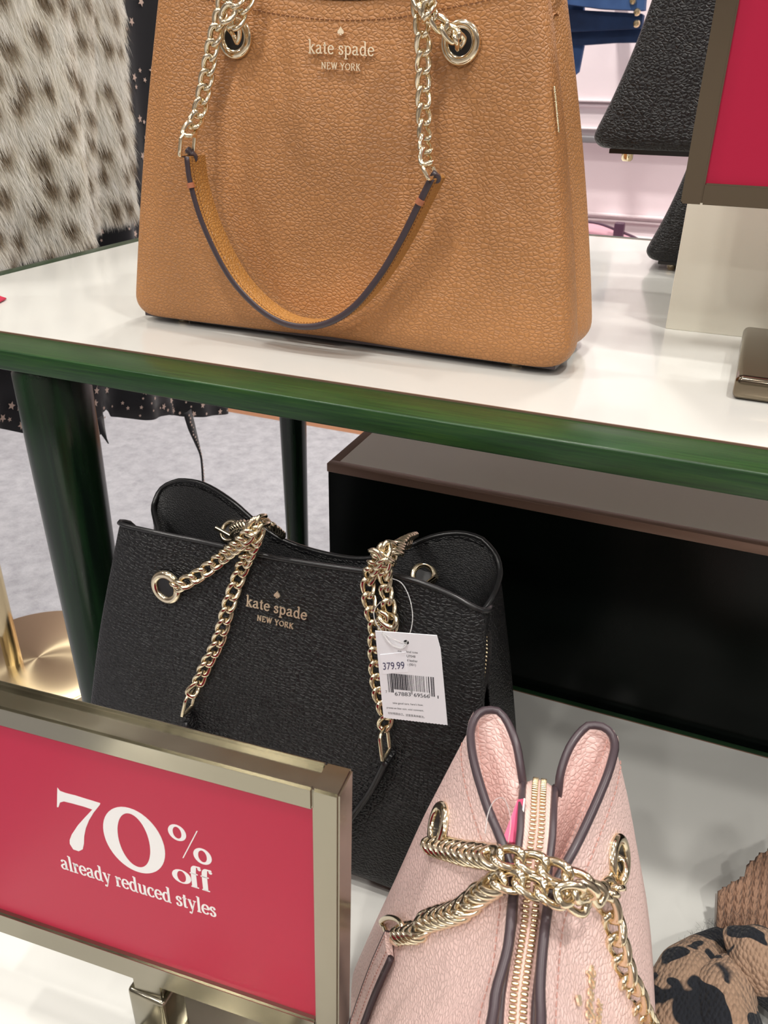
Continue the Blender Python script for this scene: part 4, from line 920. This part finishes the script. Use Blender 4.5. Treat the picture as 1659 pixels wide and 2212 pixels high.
# ============================================================ riser, background bags
box_ = box('display_riser', (-.045, .832, .91), (.36, 1.08, 1.052), M_RISER, bev=.0015); tag(box_, 'cream gloss box riser behind the upper right sign', 'riser')
def bg_bag(label, x0, x1, y0_, z0, h, d, dx0=0, ang=0):
    t = thing('handbag', label, 'handbag', ((x0+x1)/2, y0_+d/2, z0), 'chain-handled leather tote bags')
    zz = z0+.011; top = z0+h; c = ((x0+x1)/2, y0_+d/2, 0); ins = .045
    fr_ = [V((x0+ins, y0_+.04, top)), V(((x0+x1)/2, y0_+.042, top-.035)), V((x1-ins, y0_+.04, top))]
    bk_ = [V((x0+ins, y0_+d-.04, top)), V(((x0+x1)/2, y0_+d-.042, top-.035)), V((x1-ins, y0_+d-.04, top))]
    a = V((x0+ins+.01, y0_+d/2, top-.02)); b = V((x1-ins-.01, y0_+d/2, top-.02))
    def pr(s, t_, dd, p): return V((dd.x*(.010*t_**5-.006*math.sin(PI*t_)), 0, 0))
    S = Shell([([a, fr_[0]], [(x0+.004, y0_+d/2, zz), (x0, y0_, zz)], 8), (fr_, [(x0, y0_, zz), ((x0+x1)/2, y0_-.002, zz), (x1, y0_, zz)], 30), ([fr_[-1], b], [(x1, y0_, zz), (x1-.004, y0_+d/2, zz)], 8)], zz, centre=c, prof=pr, rnd=.012)
    S.build('front_pocket', M_BLACK, t); piping(t, S.rim(), .002, M_EDGEB)
    S = Shell([([b, bk_[-1]], [(x1-.004, y0_+d/2, zz), (x1, y0_+d, zz)], 8), (bk_[::-1], [(x1, y0_+d, zz), ((x0+x1)/2, y0_+d, zz), (x0, y0_+d, zz)], 30), ([bk_[0], a], [(x0, y0_+d, zz), (x0+.004, y0_+d/2, zz)], 8)], zz, centre=c, prof=pr, rnd=.012)
    S.build('back_pocket', M_BLACK, t); piping(t, S.rim(), .002, M_EDGEB)
    e = .010
    base_panel(t, [(x0+e, y0_+e, 0), (x1-e, y0_+e, 0), (x1-e, y0_+d-e, 0), (x0+e, y0_+d-e, 0)], zz-.004, M_EDGEB, [(x0+.026, y0_+.022), (x1-.03, y0_+.022), (x0+.026, y0_+d-.02), (x1-.03, y0_+d-.02)], .007)
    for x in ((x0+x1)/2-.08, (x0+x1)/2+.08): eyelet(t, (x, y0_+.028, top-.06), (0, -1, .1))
    hs_, P_ = strap_ribbon('handle_strap', [V(((x0+x1)/2-.06, y0_+.01, top-.12)), V(((x0+x1)/2-.04, y0_-.006, top-.19)), V(((x0+x1)/2, y0_-.008, top-.21)), V(((x0+x1)/2+.04, y0_-.006, top-.19)), V(((x0+x1)/2+.06, y0_+.01, top-.12))], (0, 1, 0), .014, .004, M_BLACK, t, M_EDGEB)
    for s in (-1, 1): chain(hs_, [V(((x0+x1)/2+s*.06, y0_+.014, top-.12)), V(((x0+x1)/2+s*.07, y0_+.02, top-.06)), V(((x0+x1)/2+s*.05, y0_+.03, top-.01)), V(((x0+x1)/2+s*.04, y0_+.06, top+.0))], (0, -1, 0))
    return t
bg_bag('black leather tote bag overhanging the cream riser behind upper right sign', -.137, .25, .872, 1.0525, .28, .15)
bg_bag('black leather tote bag at back of tall table, half hidden behind riser', -.093, .28, 1.112, .9105, .28, .15)

# ============================================================ rack, fur, dress
rk = thing('garment_rack', 'brass garment rack pole standing on a round brass floor disc', 'garment rack', (-1.235, 1.0, 0))
vs, fs = lathe([(0, .012), (.17, .012), (.178, .010), (.18, 0), (0, .0)], (-1.20, 1.03, .006), (0, 0, 1), 96); mesh('base_disc', vs, fs, M_BRASSD, rk, auto=30)
tube('pole', [V((-1.237, 1.0, .016)), V((-1.237, 1.0, 1.0)), V((-1.237, 1.0, 1.68))], .017, M_BRASS2, rk, 24)
tube('hanging_rail', [V((-1.237, .70, 1.68)), V((-1.237, 1.45, 1.68))], .013, M_BRASS2, rk, 16)
tube('hanging_arm', [V((-1.237, 1.0, 1.60)), V((-.78, 1.0, 1.62))], .008, M_BRASS2, rk, 12)
tube('hanging_arm', [V((-1.237, 1.3, 1.66)), V((-.9, 1.3, 1.66))], .008, M_BRASS2, rk, 12)
# fur coat
def furx(y, z):
    k = min(1, max(0, (y-.975)/.03)); k = k*k*(3-2*k)
    k2 = min(1, max(0, (y-1.06-.10*(z-.9))/.03)); k2 = k2*k2*(3-2*k2)
    return -.875-.045*k-.03*k2+.010*math.sin(y*34)+.01*math.sin(z*5+y*9)
ft = thing('fur_coat', 'cream faux fur coat with brown spots hanging left of the tan bag', 'coat', (-.9, .95, .90))
M_FURB, M_FURH = fur_mat(False), fur_mat(True)
YA, YB, ZA, ZB = .60, 1.20, .905, 1.50
def fury(y, z): return y+(z-.9)*.35*max(0, y-.80)
def zbot(y):
    return ZA+.010*math.sin(y*21)+(.012 if y > .98 else 0)
vs = []; NC, NR = 60, 40
for i in range(NC):
    y = YA+(YB-YA)*i/(NC-1)
    for j in range(NR):
        z = zbot(y)+(ZB-zbot(y))*j/(NR-1); vs.append(V((furx(y, z), fury(y, z), z)))
mesh('coat_body', vs, grid_faces(NC, NR), M_FURB, ft, solid=.012)
nh = 90000
yy = rng.uniform(YA, YB, nh); zz = ZA+(ZB-ZA)*rng.random(nh)**1.25
zz = np.where(zz < ZA+.008, ZA+.008, zz)
extra = rng.random(nh) < .10; zz = np.where(extra, ZA+.01+rng.random(nh)*.015, zz)
roots = np.array([(furx(y, z)+.001, fury(y, z), z) for y, z in zip(yy, zz)])
roots[:, 2] += np.where(yy > .98, .010, 0)
ln_ = rng.uniform(.018, .034, nh)
clump = np.array([noise.noise_vector(V((y*26, z*22, 3.))) for y, z in zip(yy, zz)])
d = np.stack([rng.normal(.34, .12, nh)+clump[:, 0]*.25, rng.normal(.16, .11, nh)+clump[:, 1]*.35, -np.ones(nh)+rng.normal(0, .12, nh)], 1)
d /= np.linalg.norm(d, axis=1)[:, None]
p1 = roots+d*(ln_*.5)[:, None]; d2 = d+np.array([-.15, 0, -.35])+rng.normal(0, .12, (nh, 3)); d2 /= np.linalg.norm(d2, axis=1)[:, None]; p2 = p1+d2*(ln_*.5)[:, None]
wv = np.stack([rng.normal(0, .4, nh), np.ones(nh), rng.normal(0, .2, nh)], 1); wv /= np.linalg.norm(wv, axis=1)[:, None]; hwid = rng.uniform(.00028, .00055, nh)[:, None]
Vt = np.empty((nh, 5, 3)); Vt[:, 0] = roots-wv*hwid; Vt[:, 1] = roots+wv*hwid; Vt[:, 2] = p1-wv*hwid*.85; Vt[:, 3] = p1+wv*hwid*.85; Vt[:, 4] = p2
base = np.array(ft.location); me = bpy.data.meshes.new('fur_pile'); me.vertices.add(nh*5); me.vertices.foreach_set('co', (Vt-base).reshape(-1))
ii = np.arange(nh)*5; tri = np.stack([ii, ii+1, ii+3, ii, ii+3, ii+2, ii+2, ii+3, ii+4], 1).reshape(-1)
me.loops.add(len(tri)); me.loops.foreach_set('vertex_index', tri); nt = len(tri)//3; me.polygons.add(nt); me.polygons.foreach_set('loop_start', np.arange(nt)*3)
tn = me.attributes.new('tone', 'FLOAT', 'POINT'); tn.data.foreach_set('value', np.repeat(rng.uniform(.78, 1.0, nh), 5))
at = me.attributes.new('root', 'FLOAT_VECTOR', 'POINT'); at.data.foreach_set('vector', np.repeat(roots-base, 5, 0).reshape(-1)); me.update(); me.validate(); me.materials.append(M_FURH)
fo = bpy.data.objects.new('fur_pile', me); sc.collection.objects.link(fo); fo.parent = ft; fo['kind'] = 'stuff'
tube('hanger_hook', catmull([V((-.9, .86, 1.5)), V((-.9, .93, 1.57)), V((-.9, 1.0, 1.60)), V((-.9, 1.0, 1.625)), V((-.9, 1.02, 1.63))], 5), .002, M_GOLD, ft, 8)
# star dress
dr = thing('dress', 'black dress with small pale stars hanging behind the fur coat', 'dress', (-.99, 1.1, .6))
DX = -1.02
hem = [(-150, 915), (0, 925), (60, 938), (130, 946), (195, 948), (215, 943), (228, 936), (230, 920), (228, 892), (240, 886), (252, 892), (260, 904), (300, 906), (330, 900), (360, 895), (385, 899), (410, 903), (440, 899), (470, 893), (500, 887), (512, 878)]
hm = [onx(x, y, DX) for x, y in hem]; hm = resample(hm, 150); vs = []; NRd = 30
def dxf(y, z): return .018*math.sin(y*30+z*2)+.008*math.sin(y*67)
for p in hm:
    for j in range(NRd):
        f = j/(NRd-1); z = p.z+(1.47-p.z)*f; y = p.y*(1-f*.3)+(1.15)*f*.3; vs.append(V((DX+dxf(y, z), y, z)))
drb = mesh('dress_body', vs, grid_faces(150, NRd), M_DRESS, dr, solid=.0015)
vs, fs = [], []
def star(c, r, rot, n):
    o = len(vs); a = V(n).orthogonal().normalized(); b = V(n).cross(a)
    vs.append(V(c)); 
    for k in range(10):
        rr_ = r if k % 2 == 0 else r*.45; th = rot+k*PI/5; vs.append(V(c)+a*rr_*math.cos(th)+b*rr_*math.sin(th))
    for k in range(10): fs.append((o, o+1+k, o+1+(k+1) % 10))
cnt = 0; used = []
while cnt < 620:
    f = random.random()**1.6; k = random.randrange(len(hm)); p = hm[k]; z = p.z+.008+(1.4-p.z)*f; 
    ff = (z-p.z)/(1.47-p.z); y = p.y*(1-ff*.3)+1.15*ff*.3+random.uniform(-.004, .004)
    if any((y-a_)**2+(z-b_)**2 < .013**2 for a_, b_ in used): cnt += .15; continue
    used.append((y, z)); star((DX+dxf(y, z)+.0022, y, z), random.choice((.0032, .0045, .0075)), random.random()*2, (1, -dxf(y+.01, z)*20+dxf(y-.01, z)*20, 0)); cnt += 1
so = mesh('star_print', vs, fs, M_STAR, drb, smooth=False); so['kind'] = 'stuff'
tie = [onx(x, y, DX+.012) for x, y in ((402, 890), (412, 925), (425, 960), (433, 985), (436, 1010), (438, 1045))]
wds = [.016, .015, .010, .0045, .0045, .005]; vs = []
tr_ = resample(catmull(tie, 5), 24)
for i, p in enumerate(tr_):
    f = i/23*5; k = min(4, int(f)); wd = wds[k]+(wds[k+1]-wds[k])*(f-k)
    vs += [p+V((0, -wd*.6, 0)), p+V((.003, 0, 0)), p+V((0, wd*1.2, 0))]
tm = mesh('tie_ribbon', vs, grid_faces(24, 3), M_DRESS, dr, solid=.001)
vs, fs = [], []
for i in range(1, 23): star(tr_[i]+V((.0045, random.uniform(-.004, .006) if i < 10 else 0, 0)), random.choice((.0022, .0035)), i, (1, 0, 0))
so = mesh('star_print', vs, fs, M_STAR, tm, smooth=False); so['kind'] = 'stuff'
t2 = [onx(x, y, DX+.012) for x, y in ((216, 900), (222, 925), (233, 958))]; vs = []
for i, p in enumerate(resample(t2, 8)): wd = .010*(1-i/7.2); vs += [p+V((0, -wd*2, 0)), p+V((.003, -wd*.5, 0)), p+V((0, wd, 0))]
mesh('tie_ribbon', vs, grid_faces(8, 3), M_DRESS, dr, solid=.001)
tube('hanger_hook', catmull([V((-.99, 1.2, 1.47)), V((-.99, 1.28, 1.58)), V((-.99, 1.3, 1.64)), V((-.99, 1.3, 1.668))], 5), .002, M_GOLD, dr, 8)

# ============================================================ background denim and pink bag
jn = thing('jeans', 'folded dark blue denim jeans with gold buttons hanging on the pink wall', 'jeans', ony(1300, 60, 3.1))
def slab(name, pts, y, th, m_, par, wob=.004):
    P = [ony(a, b, y) for a, b in pts]; P = resample(P+[P[0]], 60)[:-1]; n = len(P)
    c = sum(P, V((0, 0, 0)))/n; vs = [p+V((0, wob*noise.noise(p*15), 0)) for p in P]+[p.lerp(c, .02)+V((0, -th, 0)) for p in P]+[p+V((0, th, 0)) for p in P]
    fs = [(i, (i+1) % n, n+(i+1) % n, n+i) for i in range(n)]+[(2*n+i, 2*n+(i+1) % n, (i+1) % n, i) for i in range(n)]
    tri = tessellate_polygon([[V((p.x, p.z, 0)) for p in P]]); fs += [tuple(n+i for i in t) for t in tri]+[tuple(2*n+i for i in reversed(t)) for t in tri]
    return mesh(name, vs, fs, m_, par, auto=50)
slab('folded_leg', [(1190, -60), (1262, -60), (1262, 98), (1250, 160), (1238, 162), (1230, 195), (1200, 215)], 3.10, .012, M_DEN2, jn)
slab('denim_fold', [(1222, 55), (1390, 58), (1386, 92), (1330, 93), (1262, 98), (1222, 96)], 3.09, .014, M_DEN1, jn)
slab('denim_fold', [(1222, 20), (1392, 30), (1388, 62), (1222, 70)], 3.07, .016, M_DEN1, jn)
slab('denim_fold', [(1222, -60), (1400, -60), (1394, 24), (1300, 20), (1222, 10)], 3.05, .018, M_DEN2, jn)
for a, b in ((1367, 2), (1376, 26), (1375, 51)):
    q = ony(a, b, 3.03); vs, fs = lathe([(0, .006), (.008, .005), (.011, 0), (0, 0)], q, (0, -1, 0), 16); mesh('button', vs, fs, M_GOLDZ, jn, auto=40)
box('hanger_bracket', (jn.location.x-.02, 3.1, jn.location.z+.1), (jn.location.x+.02, 3.4, jn.location.z+.12), M_GREYT, jn)
BZ = ony(1300, 524, 3.05).z; dz = BZ-.545
bn = box('wall_bench', (-1.1, 2.95, .006), (1.2, 3.33, BZ), M_WALL, bev=.004); tag(bn, 'pale pink low bench against the back wall', 'bench')
pb = thing('clutch_bag', 'dusty pink bag with plum strap lying below the back wall', 'handbag', (-.5, 3.1, BZ))
vs = []; a, b = ony(1200, 500, 3.1).x, ony(1372, 520, 3.1).x
for i in range(24):
    f = i/23; x = a+(b-a)*f; hz = .060*(1-f**3*.8)*min(1, (1-f)*12+.1)
    for k in range(12): th = 2*PI*k/12; vs.append(V((x, 3.1+.06*math.cos(th), .547+dz+hz/2+hz/2*math.sin(th))))
mesh('body', vs, grid_ring(24, 12), M_PINKBG, pb)
tube('strap', catmull([V((a, 3.035, .61+dz)), V((a+(b-a)*.5, 3.03, .612+dz)), V((a+(b-a)*.8, 3.03, .592+dz)), V((b, 3.03, .575+dz)), V((b+.03, 3.03, .562+dz)), V((b+.06, 3.03, .553+dz)), V((b+.09, 3.03, .5495+dz))], 6), .0045, M_PLUM, pb, 8)
cx_ = ony(1336, 505, 3.03).x; box('buckle', (cx_-.017, 3.018, .550+dz), (cx_+.017, 3.05, .618+dz), M_PLUM, pb, bev=.005)

# ============================================================ knitted mittens
def blob(name, P, R, m_, parent, flat=(1, 1), upv=None, wr=.0015):
    Pc = catmull(P, 8); Pr = resample(Pc, 40); rad = []
    for i in range(40):
        f = i/39*(len(R)-1); k = min(len(R)-2, int(f)); rad.append((R[k]+(R[k+1]-R[k])*(f-k)))
    vs, fs = tube_geo(Pr, rad, 28, False, None, None, flat, upv)
    vs = [v+V(noise.noise_vector(v*45))*wr for v in vs]
    return mesh(name, vs, fs, m_, parent, sub=1)
mt = thing('knit_mitten', 'rolled leopard knit mitten with brown ribbed cuff at lower right', 'mitten', onz(1620, 2060, lz), 'leopard knit mittens')
def gz(x, y, z): return onz(x, y, lz+z)
blob('mitten_body', [gz(1570, 2040, .034), gz(1585, 2042, .036), gz(1640, 2075, .038), gz(1720, 2130, .036), gz(1790, 2180, .034)], [.010, .0225, .026, .027, .026, .012], M_KNIT, mt)
# ribbed cuff: corrugated fan
def cuff(parent, B0, B1, T0, T1_, nr_, jag, amp=.0045):
    n = nr_*10; vs = []
    for i in range(n+1):
        f = i/n; b = B0.lerp(B1, f); t = T0.lerp(T1_, f); ax = (t-b); nd = (B1-B0).cross(ax).normalized()
        if nd.y > 0: nd = -nd
        ph = (f*nr_) % 1; rip = amp*(abs(math.sin(PI*f*nr_))**.6)+amp*.2; kk = int(f*nr_-1e-6); h = jag[kk % len(jag)]
        for k in range(8):
            g = k/7; vs.append(b+ax*(g*h)+nd*rip*(1 if g < .93 else .45)+V((0, 0, .0)))
    return mesh('ribbed_cuff', vs, grid_faces(n+1, 8), M_RIB, parent, solid=.003)
cuff(mt, gz(1546, 2010, .012), gz(1700, 2030, .02), gz(1550, 1925, .030), gz(1720, 1840, .045), 9, [1.0, 1.02, 1.02, 1.22, 1.26, 1.24, 1.2, 1.18, 1.15])
vs = [gz(1543, 2000, .004), gz(1545, 1930, .020), gz(1556, 1928, .022), gz(1556, 2000, .006)]; mesh('cuff_lining', vs, [(0, 1, 2, 3)], mat('grey_knit_lining', (.38, .34, .31), .9), mt, solid=.001)
mt2 = thing('knit_mitten', 'leopard knit mitten lying flat under the rolled one beside the pink bag', 'mitten', onz(1500, 2130, lz), 'leopard knit mittens')
blob('mitten_body', [gz(1560, 2015, .012), gz(1535, 2050, .015), gz(1500, 2110, .018), gz(1480, 2180, .018), gz(1475, 2270, .018), gz(1470, 2330, .016)], [.006, .017, .026, .029, .028, .014], M_KNIT, mt2, flat=(1, .75), upv=(1, 0, 0))
blob('thumb', [gz(1640, 2105, .022), gz(1590, 2120, .024), gz(1560, 2165, .024), gz(1570, 2230, .024), gz(1600, 2310, .022)], [.008, .020, .024, .025, .012], M_KNIT, mt2)
for tt, pts in ((mt2, [(1462, 2060), (1480, 2040), (1500, 2022), (1520, 2008), (1540, 1995)]), (mt, [(1575, 1985), (1600, 1975), (1630, 1975), (1560, 2030)])):
    vs, fs = [], []
    for a, b in pts:
        for k in range(26):
            q = gz(a+random.uniform(-14, 14), b+random.uniform(-6, 16), .03); e = q+V((random.uniform(-1, .6), random.uniform(-.3, 1), random.uniform(-.2, .8)))*.004
            tube_geo([q, q.lerp(e, .5)+V((random.uniform(-1, 1), random.uniform(-1, 1), 0))*.0015, e], .00006, 3, False, vs, fs)
    o = mesh('wool_fuzz', vs, fs, M_DRESS, tt, smooth=False); o['kind'] = 'stuff'

# ============================================================ small red card at the left edge of the table
q = [onz(-60, 640, .9115), onz(-10, 638, .9115), onz(14, 646, .9115), onz(-5, 656, .9115), onz(-70, 668, .9115)]
vs = q+[p+V((0, 0, .0012)) for p in q]
o = mesh('card', vs, [(0, 1, 2, 3, 4), (9, 8, 7, 6, 5)]+[(i, (i+1) % 5, 5+(i+1) % 5, 5+i) for i in range(5)], M_RED, None, smooth=False, loc=q[0]); tag(o, 'small red card lying on the tall table at left edge', 'card')
